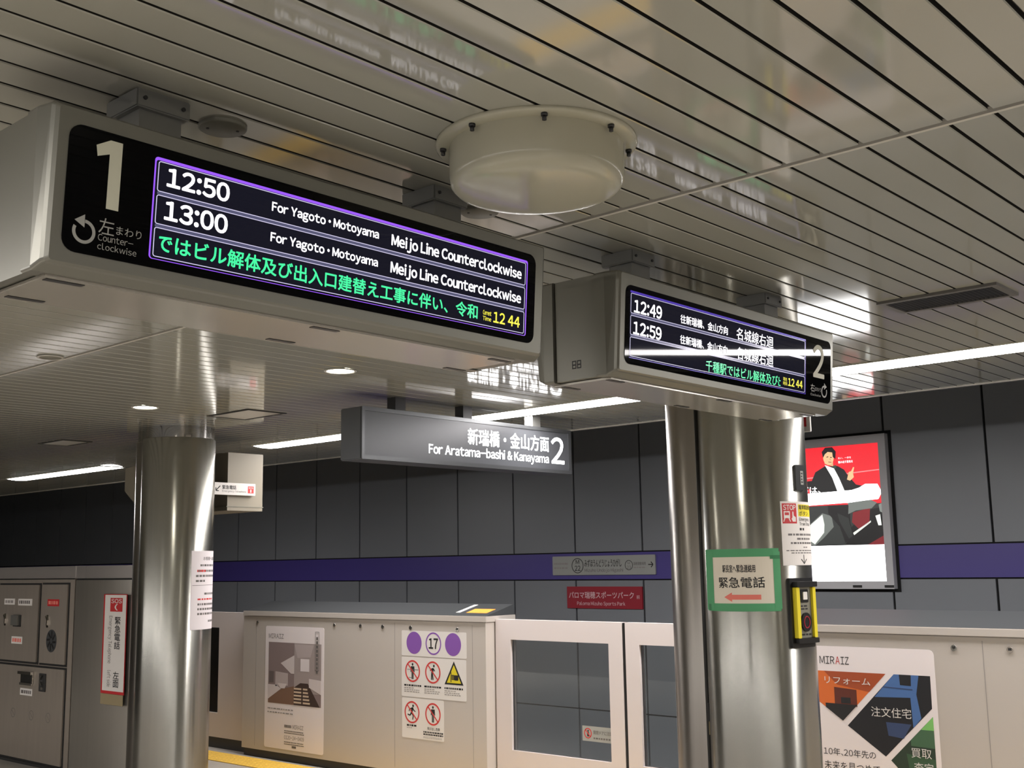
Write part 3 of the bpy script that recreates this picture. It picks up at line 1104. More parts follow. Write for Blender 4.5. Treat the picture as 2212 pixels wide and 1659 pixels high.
text(b, fs_, 'Emergency Telephone', 5.425, 5.66, -0.026, -0.010, 0.001, 0.0, 'base')
put('small_text', b, 'inkgrey', t)
b = MB()
b.rect(fs_, 5.676, -0.030, 5.734, 0.028, 0, 0.0008)
put('red_panel', b, 'redring', t)
b = MB()
text(b, fs_, 'SOS', 5.682, 5.728, 0.008, 0.022, 0.0012, 0.02, 'base')
b.rect(fs_, 5.699, -0.024, 5.711, 0.002, 0.0006, 0.0012)
put('phone_mark', b, 'white', t)

# beige monitor housing behind the left pillar
t = thing('monitor_housing', 'beige tapered monitor housing hanging behind the left pillar', 'monitor', (-8.75, 5.75, E + 0.45))
b = MB()
vs = []
for x, z0, z1 in ((-9.66, 0.72, 0.93), (-9.45, 0.58, 0.945), (-9.05, 0.475, 0.955), (-8.035, 0.475, 0.955)):
    vs += [(x, 5.50, E + z0), (x, 5.85, E + z0), (x, 5.85, E + z1), (x, 5.50, E + z1)]
fs = []
for k in range(3):
    for i in range(4):
        fs.append((4 * k + i, 4 * k + (i + 1) % 4, 4 * k + 4 + (i + 1) % 4, 4 * k + 4 + i))
fs += [(0, 3, 2, 1), (12, 13, 14, 15)]
b.add(vs, fs)
put('case', b, 'beige', t)
b = MB()
b.box(-8.30, -8.032, 5.492, 5.858, E + 0.505, E + 0.511)
put('seam_line', b, 'disc', t)
b = MB()
b.cyl((-8.72, 5.70, E + 0.955), (-8.72, 5.70, zc), 0.03, 20)
put('ceiling_pole', b, 'bracket', t)

# ------------------------------------------------------------------ platform gates
GY = 6.505
gsf = south(GY)
def bolt(t, x, z):
    b = MB()
    b.cyl((x, GY, E + z), (x, GY - 0.004, E + z), 0.017, 18)
    cap = put('lock_cap', b, 'chrome', t)
    b = MB()
    b.rect(gsf, x - 0.008, z - 0.004, x + 0.010, z + 0.010, 0.0038, 0.0052)
    put('keyhole', b, 'dark', cap)

def gate_housing(x0, x1, label, seams, bolts):
    t = thing('platform_gate_housing', label, 'platform gate', ((x0 + x1) / 2, GY + 0.15, 0), 'white platform gate housings')
    b = MB()
    b.box(x0, x1, GY, GY + 0.33, 0.07, E - 0.440)
    put('body', b, 'gate', t)
    b = MB()
    b.box(x0 - 0.004, x1 + 0.012, GY - 0.008, GY + 0.335, E - 0.437, E - 0.392, 0, 0.003)
    put('top_rail', b, 'gate', t)
    b = MB()
    b.rect(gsf, x0 + 0.06, -0.4425, x1 - 0.02, -0.4385, 0, 0.0008)
    for x in seams:
        b.rect(gsf, x - 0.002, -1.60, x + 0.002, -0.46, 0, 0.0006)
    put('panel_joint', b, 'inksoft', t)
    b = MB()
    z0, z1 = E - 0.391, E - 0.312
    vs = [(x0, GY + 0.0, z0), (x1 + 0.005, GY + 0.0, z0), (x1 + 0.005, GY + 0.33, z0), (x0, GY + 0.33, z0),
          (x0 + 0.01, GY + 0.02, z0 + 0.004), (x1 - 0.005, GY + 0.02, z0 + 0.004), (x1 - 0.005, GY + 0.33, z1), (x0 + 0.01, GY + 0.33, z1)]
    b.add(vs, [(0, 3, 2, 1), (4, 5, 6, 7), (0, 1, 5, 4), (1, 2, 6, 5), (2, 3, 7, 6), (3, 0, 4, 7)])
    put('sloping_lid', b, 'lid', t)
    b = MB()
    b.box(x0 + 0.01, x1 - 0.01, GY + 0.02, GY + 0.31, 0.0, 0.07)
    put('plinth', b, 'dark', t)
    for x, z in bolts:
        bolt(t, x, z)
    return t, z0, z1

tg, z0, z1 = gate_housing(-9.19, -6.08, 'white platform gate housing carrying the number 17 sticker, between the pillars',
    (-8.99, -7.10, -6.22), ((-8.973, -0.497), (-7.868, -0.497), (-7.525, -0.497), (-7.246, -0.497), (-6.909, -0.497), (-6.381, -0.497)))
sl = (z1 - z0 - 0.004) / 0.31
lsf = plane((0, GY + 0.02, z0 + 0.004), (1, 0, 0), Vector((0, 1, sl)).normalized(), Vector((0, -sl, 1)).normalized())
b = MB()
b.rect(lsf, -6.36, 0.06, -6.14, 0.17, 0, 0.0015)
put('orange_label', b, 'orange', tg, 'orange label on the sloping lid')
b = MB()
b.slab(lsf, [(-6.47, 0.06), (-6.43, 0.06), (-6.43, 0.28), (-6.47, 0.28)], 0, 0.003)
put('white_handle', b, 'white', tg)
gate_housing(-3.60, -0.49, 'white platform gate housing right of the right pillar, carrying the diamond poster',
    (-2.349, -0.60), ((-2.507, -0.503), (-2.204, -0.503), (-1.5, -0.503)))

def gate_door(x0, x1, wx0, wx1, label):
    y = 6.60
    t = thing('sliding_gate_door', label, 'sliding gate door', ((x0 + x1) / 2, y, 0), 'glazed sliding gate doors')
    zt, zb, wt, wb = -0.417, -1.60, -0.566, -1.374
    b = MB()
    for a0, b0, a1, b1 in ((x0, wt, x1, zt), (x0, zb, x1, wb), (x0, wb, wx0, wt), (wx1, wb, x1, wt)):
        b.box(a0, a1, y, y + 0.055, E + b0, E + b1)
    put('leaf_frame', b, 'gatedoor', t)
    b = MB()
    b.box(wx0, wx1, y + 0.022, y + 0.030, E + wb, E + wt)
    put('glass_pane', b, 'pane', t)
    b = MB()
    b.box(x0 + 0.01, x1 - 0.01, y + 0.005, y + 0.05, 0.0, E + zb)
    put('bottom_rail', b, 'dark', t)
    return t, y

d1, dy = gate_door(-6.064, -4.866, -5.912, -4.986, 'white sliding gate door with large grey window, left leaf beside the pillar')
d2, dy = gate_door(-4.838, -3.612, -4.720, -3.80, 'white sliding gate door leaf partly behind the right pillar')
b = MB()
b.box(-4.862, -4.842, dy + 0.005, dy + 0.05, E - 1.60, E - 0.42)
put('rubber_edge', b, 'black', d2)
d3, dy = gate_door(-10.42, -9.198, -10.30, -9.728, 'white sliding gate door seen in the gap right of the left pillar')
stk = south(dy + 0.022)
t = thing('window_sticker', 'white no-leaning sticker inside the gate door window', 'sticker', (-5.12, dy + 0.02, E - 1.19))
b = MB()
b.rect(stk, -5.255, -1.250, -4.987, -1.146, 0.0002, 0.0010)
put('sheet', b, 'stname', t)
b = MB()
b.ring(stk, -5.205, -1.196, 0.034, 0.036, 0.007, 0.001, 0.0016)
b.line(stk, (-5.228, -1.172), (-5.182, -1.220), 0.007, 0.001, 0.0016)
put('prohibition_ring', b, 'redring', t)
b = MB()
b.ellipse(stk, -5.203, -1.180, 0.006, 0.007, 0.001, 0.0014)
b.rect(stk, -5.212, -1.218, -5.196, -1.188, 0.001, 0.0014)
put('figure', b, 'ink', t)
b = MB()
text(b, stk, '開閉ドアに注意', -5.155, -4.992, -1.200, -1.172, 0.0014, 0.005)
bars(b, stk, -5.155, -5.0, -1.238, -1.215, 1, 0.0014, 0, 0.5, 5, 0.03)
put('caption', b, 'inkgrey', t)

# ---- poster of the room on the left housing
s = gsf
t = thing('room_poster', 'white poster with a photo of a pale room on the left of the gate housing', 'poster', (-8.42, GY, E - 1.6))
b = MB()
b.slab(s, rr(-8.845, -1.595, -8.005, -0.524, 0.02), 0.0003, 0.0015)
put('sheet', b, 'poster', t)
c0, c1 = 0.0015, 0.0019
pm = {n: mat('room ' + n, c, 0.5) for n, c in dict(wall=(138, 122, 122), wall2=(168, 156, 154), light=(216, 206, 206), floor=(128, 98, 80), floor2=(66, 50, 44), shade=(104, 94, 94), sun=(214, 192, 168), win=(232, 224, 226), left=(186, 174, 174)).items()}
L, Rr_, T_, B_ = -8.796, -8.040, -0.666, -1.203
def pp(u, v):
    return (L + (Rr_ - L) * u, B_ + (T_ - B_) * v)
def shape(name, pts, m, c):
    b = MB()
    pts = [pp(*p) for p in pts]
    ar = sum(pts[i][0] * pts[(i + 1) % len(pts)][1] - pts[(i + 1) % len(pts)][0] * pts[i][1] for i in range(len(pts)))
    b.slab(s, pts if ar > 0 else pts[::-1], c0, c)
    return b
photo = MB()
mats_ = []
def ps(pts, key, lv):
    pts = [pp(*p) for p in pts]
    ar = sum(pts[i][0] * pts[(i + 1) % len(pts)][1] - pts[(i + 1) % len(pts)][0] * pts[i][1] for i in range(len(pts)))
    if key not in mats_:
        mats_.append(key)
    photo.slab(s, pts if ar > 0 else pts[::-1], c0, c1 + 0.0003 * lv, mats_.index(key))
ps([(0, 0), (1, 0), (1, 1), (0, 1)], 'wall', 0)
ps([(0.5, 1), (1, 1), (1, 0.2), (0.5, 0.2)], 'wall2', 1)
ps([(0.5, 0.98), (0.86, 0.98), (0.80, 0.78), (0.56, 0.76)], 'left', 2)
ps([(0, 0), (0.5, 0), (0.5, 0.30), (0.25, 0.24), (0, 0.06)], 'floor', 1)
ps([(0, 0.06), (0.25, 0.24), (0.16, 0.30), (0, 0.30)], 'light', 2)
ps([(0.24, 0.66), (0.5, 0.80), (0.5, 0.50), (0.44, 0.50)], 'light', 2)
ps([(0.14, 0.28), (0.38, 0.30), (0.38, 0.50), (0.14, 0.52)], 'left', 2)
ps([(0.02, 0.33), (0.11, 0.34), (0.11, 0.52), (0.02, 0.52)], 'shade', 2)
ps([(0.24, 0.25), (0.32, 0.25), (0.36, 0.33), (0.18, 0.33)], 'light', 3)
ps([(0.62, 0.55), (0.78, 0.55), (0.78, 0.75), (0.62, 0.75)], 'win', 3)
ps([(0.5, 0), (0.98, 0), (0.76, 0.36), (0.62, 0.36), (0.5, 0.28)], 'floor2', 3)
for k in range(5):
    z = 0.03 + k * 0.055
    ps([(0.50, z), (0.64, z), (0.64, z + 0.028), (0.50, z + 0.028)], 'sun', 4)
    ps([(0.67, z), (0.80 - k * 0.012, z), (0.80 - k * 0.012, z + 0.028), (0.67, z + 0.028)], 'sun', 4)
ps([(0.78, 0.30), (1, 0.20), (1, 0.42), (0.78, 0.44)], 'light', 4)
put('room_photo', photo, [pm[k] for k in mats_], t)
b = MB()
text(b, s, 'MIRAIZ', -8.797, -8.578, -0.632, -0.592, 0.0020, 0.0, 'base')
put('brand_text', b, 'inkgrey', t)
b = MB()
b.rrframe(s, -8.125, -0.895, -8.070, -0.560, 0.004, 0.004, 0.0031, 0.0038)
for k in range(9):
    b.rect(s, -8.110, -0.630 - k * 0.036, -8.086, -0.605 - k * 0.036, 0.0031, 0.0038)
put('vertical_text', b, 'shade' if 'shade' in M else 'inkgrey', t)
b = MB()
bars(b, s, -8.80, -8.43, -1.300, -1.235, 2, 0.0020, 0, 0.30, 3, 0.05)
put('caption', b, 'inksoft', t)
b = MB()
text(b, s, 'MIRAIZ', -8.43, -8.28, -1.410, -1.376, 0.0020, 0.0, 'base')
bars(b, s, -8.55, -8.45, -1.408, -1.378, 1, 0.0020, 0, 0.8, 7, 0.02)
text(b, s, '0120-24-0409', -8.55, -8.27, -1.505, -1.472, 0.0020, 0.0, 'base')
bars(b, s, -8.55, -8.27, -1.458, -1.425, 2, 0.0020, 0, 0.5, 9, 0.02)
bars(b, s, -8.55, -8.27, -1.555, -1.520, 2, 0.0020, 0, 0.5, 2, 0.02)
b.rect(s, -8.44, -1.575, -8.38, -1.556, 0.0015, 0.0020)
put('contact_text', b, 'inkgrey', t)

# ---- safety stickers on the left housing
def fig_stand(b, a, z, h, mi=0, c0=0.0015, c1=0.0020):
    b.ellipse(s, a, z + h * 0.42, h * 0.075, h * 0.085, c0, c1, mi, 18)
    b.slab(s, [(a - h * .16, z + h * .30), (a - h * .19, z - h * .06), (a - h * .12, z - h * .06), (a - h * .09, z + h * .10), (a - h * .09, z - h * .50), (a - h * .01, z - h * .50), (a - h * .01, z - h * .1),
               (a + h * .01, z - h * .1), (a + h * .01, z - h * .50), (a + h * .09, z - h * .50), (a + h * .09, z + h * .10), (a + h * .12, z - h * .06), (a + h * .19, z - h * .06), (a + h * .16, z + h * .30)], c0, c1, mi)
def fig_run(b, a, z, h, mi=0, c0=0.0015, c1=0.0020):
    b.ellipse(s, a + h * .10, z + h * .40, h * .075, h * .085, c0, c1, mi, 18)
    for p, q, w in (((.06, .30), (-.04, -.02), .17), ((.04, .26), (-.22, .20), .07), ((-.22, .20), (-.28, .04), .06), ((.08, .24), (.20, .10), .07), ((.20, .10), (.32, .06), .06),
                    ((-.04, -.02), (.12, -.20), .10), ((.12, -.20), (.06, -.46), .08), ((-.05, -.02), (-.18, -.20), .10), ((-.18, -.20), (-.40, -.14), .08)):
        b.line(s, (a + h * p[0], z + h * p[1]), (a + h * q[0], z + h * q[1]), h * w, c0, c1, mi)
def fig_lean(b, a, z, h, mi=0, c0=0.0015, c1=0.0020):
    b.ellipse(s, a + h * .10, z + h * .40, h * .075, h * .085, c0, c1, mi, 18)
    for p, q, w in (((.02, .26), (-.06, -.06), .17), ((.04, .26), (.18, .08), .07), ((-.02, .26), (-.24, .10), .07), ((-.04, -.06), (.02, -.46), .09), ((-.10, -.06), (-.12, -.46), .09)):
        b.line(s, (a + h * p[0], z + h * p[1]), (a + h * q[0], z + h * q[1]), h * w, c0, c1, mi)
def prohibit(t, a, z, fig):
    b = MB()
    b.ring(s, a, z, 0.086, 0.086, 0.0125, 0.0015, 0.0023)
    b.line(s, (a - 0.054, z + 0.054), (a + 0.054, z - 0.054), 0.010, 0.0015, 0.0024)
    put('prohibition_ring', b, 'redring', t)
    b = MB()
    fig(b, a, z, 0.125)
    put('figure', b, 'ink', t)

t = thing('position_sticker', 'white sticker with two purple discs and number 17 on the gate housing', 'sticker', (-6.65, GY, E - 0.72))
b = MB()
b.slab(s, rr(-7.015, -0.718, -6.283, -0.5185, 0.01), 0.0003, 0.0015)
put('sheet', b, 'white', t)
for a in (-6.869, -6.428):
    b = MB()
    b.ellipse(s, a, -0.614, 0.088, 0.088, 0.0015, 0.0020)
    put('purple_disc', b, 'purple', t)
b = MB()
b.ring(s, -6.647, -0.614, 0.088, 0.088, 0.012, 0.0015, 0.0020)
put('purple_ring', b, 'purple', t)
b = MB()
text(b, s, '17', -6.700, -6.594, -0.655, -0.572, 0.0020, 0.03, 'base', 0, 6)
put('number_text', b, 'ink', t)

t = thing('warning_sticker', 'white sticker with two red prohibition rings and a yellow warning triangle', 'sticker', (-6.65, GY, E - 1.04))
b = MB()
b.slab(s, rr(-7.015, -1.038, -6.288, -0.727, 0.01), 0.0003, 0.0015)
put('sheet', b, 'white', t)
prohibit(t, -6.887, -0.837, fig_stand)
prohibit(t, -6.655, -0.837, fig_lean)
b = MB()
b.line(s, (-6.95, -0.825), (-6.82, -0.825), 0.004, 0.0015, 0.0021)
b.line(s, (-6.93, -0.888), (-6.90, -0.888), 0.004, 0.0015, 0.0021)
put('gate_line', b, 'inkgrey', t)
b = MB()
b.slab(s, [(-6.524, -0.920), (-6.318, -0.920), (-6.421, -0.742)], 0.0015, 0.0020)
put('triangle_border', b, 'ink', t)
b = MB()
b.slab(s, [(-6.499, -0.907), (-6.343, -0.907), (-6.421, -0.770)], 0.0015, 0.0025)
put('triangle_field', b, 'yellow', t)
b = MB()
b.slab(s, rr(-6.418, -0.886, -6.372, -0.846, 0.008), 0.002, 0.0029)
for k in range(4):
    b.rect(s, -6.446, -0.882 + 0.010 * k, -6.416, -0.875 + 0.010 * k, 0.002, 0.0029)
b.rect(s, -6.456, -0.900, -6.448, -0.825, 0.002, 0.0029)
put('hand_symbol', b, 'ink', t)
for k, a in enumerate((-6.985, -6.752, -6.525)):
    b = MB()
    bars(b, s, a, a + 0.20, -0.958, -0.940, 1, 0.0020, 0, 0.75, k + 3, 0.03)
    put('caption', b, 'ink', t)
    b = MB()
    bars(b, s, a, a + 0.175, -1.006, -0.962, 3, 0.0020, 0, 0.45, k + 9, 0.03)
    put('small_print', b, 'inksoft', t)

t = thing('running_sticker', 'lowest white sticker with two red prohibition rings on the gate housing', 'sticker', (-6.77, GY, E - 1.36))
b = MB()
b.slab(s, rr(-7.012, -1.358, -6.535, -1.048, 0.01), 0.0003, 0.0015)
put('sheet', b, 'white', t)
prohibit(t, -6.895, -1.158, fig_run)
prohibit(t, -6.656, -1.158, fig_stand)
b = MB()
bars(b, s, -6.955, -6.845, -1.270, -1.250, 1, 0.0020, 0, 0.7, 3, 0.03)
text(b, s, '飛び出し危険', -6.72, -6.58, -1.282, -1.258, 0.0020, 0.01)
bars(b, s, -6.765, -6.545, -1.325, -1.290, 2, 0.0020, 0, 0.65, 5, 0.025)
put('caption', b, 'ink', t)
b = MB()
bars(b, s, -6.955, -6.89, -1.284, -1.274, 1, 0.0020, 0, 0.5, 8, 0.02)
bars(b, s, -6.765, -6.56, -1.348, -1.330, 2, 0.0020, 0, 0.4, 4, 0.02)
put('small_print', b, 'inksoft', t)

# ---- diamond poster on the right housing
t = thing('diamond_poster', 'white poster with orange, blue and green picture diamonds right of the right pillar', 'poster', (-3.0, GY, E - 1.6))
b = MB()
b.slab(s, rr(-3.455, -1.59, -2.624, -0.519, 0.03), 0.0003, 0.0015)
put('sheet', b, 'poster', t)
def multi(name, shapes, par):
    mb = MB()
    keys = []
    for pts, col, lv in shapes:
        if col not in keys:
            keys.append(col)
        ar = sum(pts[i][0] * pts[(i + 1) % len(pts)][1] - pts[(i + 1) % len(pts)][0] * pts[i][1] for i in range(len(pts)))
        mb.slab(s, pts if ar > 0 else pts[::-1], 0.0015, 0.0018 + 0.0003 * lv, keys.index(col))
    ms = [mat('%s print %d' % (name, i), c, 0.5) for i, c in enumerate(keys)]
    put(name, mb, ms, par)
OR, OR2, BR, DK = (222, 112, 50), (168, 78, 42), (96, 44, 32), (30, 30, 32)
multi('orange_picture', [
    ([(-3.48, -0.664), (-2.915, -0.664), (-3.195, -0.947), (-3.48, -0.748)], OR, 0),
    ([(-3.30, -0.664), (-2.915, -0.664), (-3.02, -0.772), (-3.22, -0.74)], OR2, 1),
    ([(-3.24, -0.755), (-3.10, -0.765), (-3.10, -0.862), (-3.24, -0.862)], BR, 2),
    ([(-3.20, -0.812), (-3.14, -0.812), (-3.14, -0.846), (-3.20, -0.846)], DK, 3),
    ([(-3.30, -0.850), (-3.10, -0.852), (-3.195, -0.947), (-3.30, -0.874)], DK, 3)], t)
BL, BL2, NV = (76, 112, 168), (56, 72, 108), (26, 27, 32)
multi('blue_picture', [
    ([(-2.866, -0.664), (-2.653, -0.664), (-2.655, -0.843), (-2.944, -1.128), (-3.167, -0.972)], NV, 0),
    ([(-2.866, -0.664), (-2.72, -0.664), (-2.74, -0.77), (-2.72, -0.90), (-2.77, -0.956), (-2.776, -0.79), (-2.99, -0.798)], BL, 1),
    ([(-2.835, -0.664), (-2.765, -0.664), (-2.768, -0.725), (-2.832, -0.722)], NV, 2),
    ([(-2.93, -0.735), (-2.76, -0.742), (-2.76, -0.748), (-2.935, -0.741)], BL2, 2),
    ([(-2.93, -0.935), (-2.78, -0.938), (-2.81, -0.985), (-2.83, -1.02), (-2.92, -1.01)], BL2, 1)], t)
GR, GR2 = (128, 196, 108), (70, 104, 76)
multi('green_picture', [
    ([(-2.653, -0.886), (-2.653, -1.41), (-2.914, -1.146)], (44, 60, 46), 0),
    ([(-2.653, -0.886), (-2.653, -0.962), (-2.727, -0.962)], GR, 1),
    ([(-2.653, -0.962), (-2.653, -1.060), (-2.79, -1.055), (-2.790, -1.023), (-2.727, -0.962)], GR2, 1),
    ([(-2.653, -1.12), (-2.653, -1.25), (-2.80, -1.25), (-2.82, -1.10)], (58, 88, 62), 1)], t)
b = MB()
text(b, s, 'MIR', -3.324, -3.228, -0.622, -0.578, 0.0020, -0.008, 'base')
text(b, s, 'IZ', -3.188, -3.137, -0.622, -0.578, 0.0020, -0.008, 'base')
put('brand_text', b, 'ink', t)
b = MB()
text(b, s, '10年、20年先の', -3.330, -3.005, -1.150, -1.106, 0.0020, -0.004)
put('slogan_text', b, 'ink', t)
b = MB()
text(b, s, '未来を見つめて', -3.330, -2.985, -1.232, -1.182, 0.0020, -0.004)
put('slogan_text', b, 'ink', t)
b = MB()
text(b, s, 'A', -3.222, -3.194, -0.622, -0.578, 0.0020, 0.0, 'base')
put('brand_letter', b, 'red', t, 'red letter A')
b = MB()
text(b, s, 'リフォーム', -3.298, -3.011, -0.736, -0.696, 0.0034, -0.006)
put('picture_text', b, 'white', t)
b = MB()
text(b, s, '注文住宅', -3.016, -2.777, -0.908, -0.852, 0.0034, -0.002)
put('picture_text', b, 'white', t)
b = MB()
text(b, s, '買取', -2.792, -2.675, -1.118, -1.066, 0.0034, -0.002)
put('picture_text', b, 'white', t)
b = MB()
text(b, s, '査定', -2.780, -2.668, -1.196, -1.142, 0.0034, -0.002)
put('picture_text', b, 'white', t)

# ------------------------------------------------------------------ tactile strip on the platform
b = MB()
b.box(-16, 2, 6.15, 6.45, 0.0, 0.006)
for i in range(150):
    x = -12.0 + i * 0.055
    for k in range(5):
        b.lathe(x, 6.18 + 0.06 * k, [(0.016, 0.006), (0.011, 0.011), (0.0001, 0.011)], 8)
o = put('tactile_paving', b, 'tactile')
tag(o, 'yellow tactile paving strip on the platform floor in front of the gates', 'tactile paving')

# ------------------------------------------------------------------ far wall signs and lightbox
w4 = south(WY)
t = thing('station_name_sign', 'grey station name sign on the purple stripe of the far wall', 'sign', (-7.59, WY, E - 0.03))
b = MB()
b.slab(w4, rr(-8.285, -0.132, -6.897, 0.074, 0.01), 0.0, 0.022)
put('plate', b, 'stname', t)
def wt(name, m, string, a0, a1, b0, b1, bold=0.0, mode='box'):
    b = MB()
    text(b, w4, string, a0, a1, b0, b1, 0.023, bold, mode)
    put(name, b, m, t)
b = MB()
b.ring(w4, -7.928, -0.030, 0.082, 0.082, 0.008, 0.022, 0.023)
put('number_ring', b, 'dark', t)
b = MB()
b.ring(w4, -7.235, -0.032, 0.052, 0.052, 0.006, 0.022, 0.023)
put('number_ring', b, 'dark', t)
wt('station_number', 'ink', 'M', -7.953, -7.903, -0.012, 0.032, 0.01, 'base')
wt('station_number', 'ink', '22', -7.968, -7.888, -0.086, -0.030, 0.01, 'base')
wt('station_text', 'ink', 'みずほうんどうじょうひがし', -7.830, -7.330, -0.046, 0.036, 0.005)
wt('station_text', 'inkgrey', 'Mizuho Undojo Higashi', -7.830, -7.310, -0.098, -0.062, 0.0, 'base')
wt('next_station_text', 'inkgrey', 'M', -7.250, -7.220, -0.022, 0.000, 0.0, 'base')
wt('next_station_text', 'inkgrey', '23', -7.262, -7.208, -0.070, -0.038, 0.0, 'base')
wt('next_station_text', 'inkgrey', '瑞穂運動場西', -7.175, -7.015, -0.034, 0.000)
b = MB()
bars(b, w4, -7.175, -7.02, -0.070, -0.044, 1, 0.023, 0, 0.5, 3, 0.04)
bars(b, w4, -8.262, -8.065, -0.022, 0.008, 1, 0.023, 0, 0.7, 5, 0.03)
bars(b, w4, -8.262, -8.065, -0.068, -0.040, 1, 0.023, 0, 0.6, 8, 0.05)
put('small_print', b, 'inksoft', t)
b = MB()
b.line(w4, (-6.985, -0.028), (-6.925, -0.028), 0.010, 0.022, 0.023)
b.line(w4, (-6.925, -0.028), (-6.950, 0.000), 0.010, 0.022, 0.023)
b.line(w4, (-6.925, -0.028), (-6.950, -0.056), 0.010, 0.022, 0.023)
put('arrow', b, 'ink', t)

t = thing('park_sign', 'dark red sign with pale lettering on the far wall under the station name', 'sign', (-7.58, WY, E - 0.4))
b = MB()
b.slab(w4, [(-8.090, -0.490), (-7.078, -0.490), (-7.078, -0.256), (-8.090, -0.256)], 0.0, 0.018)
put('plate', b, 'winered', t)
b = MB()
text(b, w4, 'パロマ瑞穂スポーツパーク', -8.062, -7.185, -0.384, -0.310, 0.019, 0.010)
text(b, w4, '前', -7.150, -7.110, -0.384, -0.345, 0.019, 0.0)
text(b, w4, 'Paloma Mizuho Sports Park', -7.950, -7.300, -0.455, -0.415, 0.019, 0.006, 'base')
put('lettering', b, 'winetext', t)

# lightbox advert
t = thing('lightbox_advert', 'bright backlit advert with a man in a black suit on red, on the far wall', 'lightbox', (-4.88, WY, E - 0.28))
ax0, ax1, az0, az1 = -5.46, -4.312, -0.275, 1.114
b = MB()
b.strip(w4, [(ax1, az1), (ax0, az1), (ax0, az0), (ax1, az0)], [(ax1 - 0.068, az1 - 0.078), (ax0 + 0.068, az1 - 0.078), (ax0 + 0.068, az0 + 0.068), (ax1 - 0.068, az0 + 0.068)], 0.0, 0.075)
put('frame', b, 'alu', t)
b = MB()
b.rect(w4, ax0 - 0.03, az0 - 0.028, ax1 + 0.03, az1 + 0.03, 0.001, 0.006)
put('gasket', b, 'walljoint', t)
b = MB()
for a in (-4.70, -4.40):
    b.rect(w4, a, az0 + 0.012, a + 0.085, az0 + 0.034, 0.075, 0.080)
put('latch', b, 'black', t)
ad = {}
K = 1.0
def adm(col, k=1.0):
    key = (col, k)
    if key not in ad:
        ad[key] = backlit('advert print %d' % len(ad), col, k)
    return ad[key]
adc = 0.050
def A(x, y):   # poster coordinates, 0..1 across the visible sheet and up it
    return (ax1 - 0.068 + (x - 1) * 0.76, az0 + 0.068 + y * 1.243)
def advert(name, shapes, label=None):
    mb = MB()
    ms = []
    for pts, col, k, lv in shapes:
        m = adm(col, k)
        if m not in ms:
            ms.append(m)
        pts = [A(*p) for p in pts]
        ar = sum(pts[i][0] * pts[(i + 1) % len(pts)][1] - pts[(i + 1) % len(pts)][0] * pts[i][1] for i in range(len(pts)))
        mb.slab(w4, pts if ar > 0 else pts[::-1], adc - 0.001, adc + 0.0006 * lv, ms.index(m))
    put(name, mb, ms, t, label)
def el(cx, cy, rx, ry, n=24):
    return [(cx + rx * math.cos(2 * math.pi * i / n), cy + ry * math.sin(2 * math.pi * i / n)) for i in range(n)]
RED, WHT, BLK, SKIN = (236, 30, 44), (255, 255, 255), (18, 18, 20), (236, 190, 140)
DGY, MGY, CAR, LTG = (52, 56, 54), (128, 134, 128), (130, 26, 34), (226, 230, 222)
advert('background', [
    ([(-0.42, 0.262), (1.0, 0.262), (1.0, 1.0), (-0.42, 1.0)], RED, 1.15, 0),
    ([(-0.42, 0.0), (1.0, 0.0), (1.0, 0.262), (-0.42, 0.262)], WHT, 5.0, 0),
    ([(-0.42, 0.262), (1.0, 0.262), (1.0, 0.56), (-0.42, 0.56)], DGY, 0.9, 1),
    ([(-0.42, 0.752), (1.0, 0.800), (1.0, 0.808), (-0.42, 0.762)], (255, 150, 150), 1.0, 1),
    ([(-0.42, 0.742), (0.13, 0.752), (0.12, 0.690), (-0.42, 0.690)], BLK, 0.5, 1)])
advert('car', [
    ([(0.05, 0.27), (0.06, 0.43), (0.22, 0.505), (0.34, 0.48), (0.36, 0.40), (0.22, 0.32), (0.10, 0.265)], MGY, 0.9, 2),
    ([(0.04, 0.30), (0.05, 0.42), (0.22, 0.495), (0.24, 0.42), (0.23, 0.36), (0.10, 0.275)], LTG, 1.3, 3),
    ([(0.60, 0.40), (0.86, 0.52), (1.0, 0.53), (1.0, 0.262), (0.50, 0.262)], BLK, 0.5, 2),
    ([(0.62, 0.50), (0.84, 0.53), (0.82, 0.42), (0.68, 0.38), (0.60, 0.43)], CAR, 1.1, 3),
    ([(0.62, 0.335), (0.84, 0.425), (0.84, 0.437), (0.60, 0.350)], LTG, 1.2, 3),
    ([(0.78, 0.262), (1.0, 0.330), (1.0, 0.262)], CAR, 1.0, 3),
    ([(0.90, 0.47), (0.96, 0.48), (0.97, 0.40), (0.93, 0.40)], LTG, 1.4, 3),
    ([(0.95, 0.55), (0.99, 0.56), (0.99, 0.49), (0.96, 0.50)], MGY, 1.2, 3)])
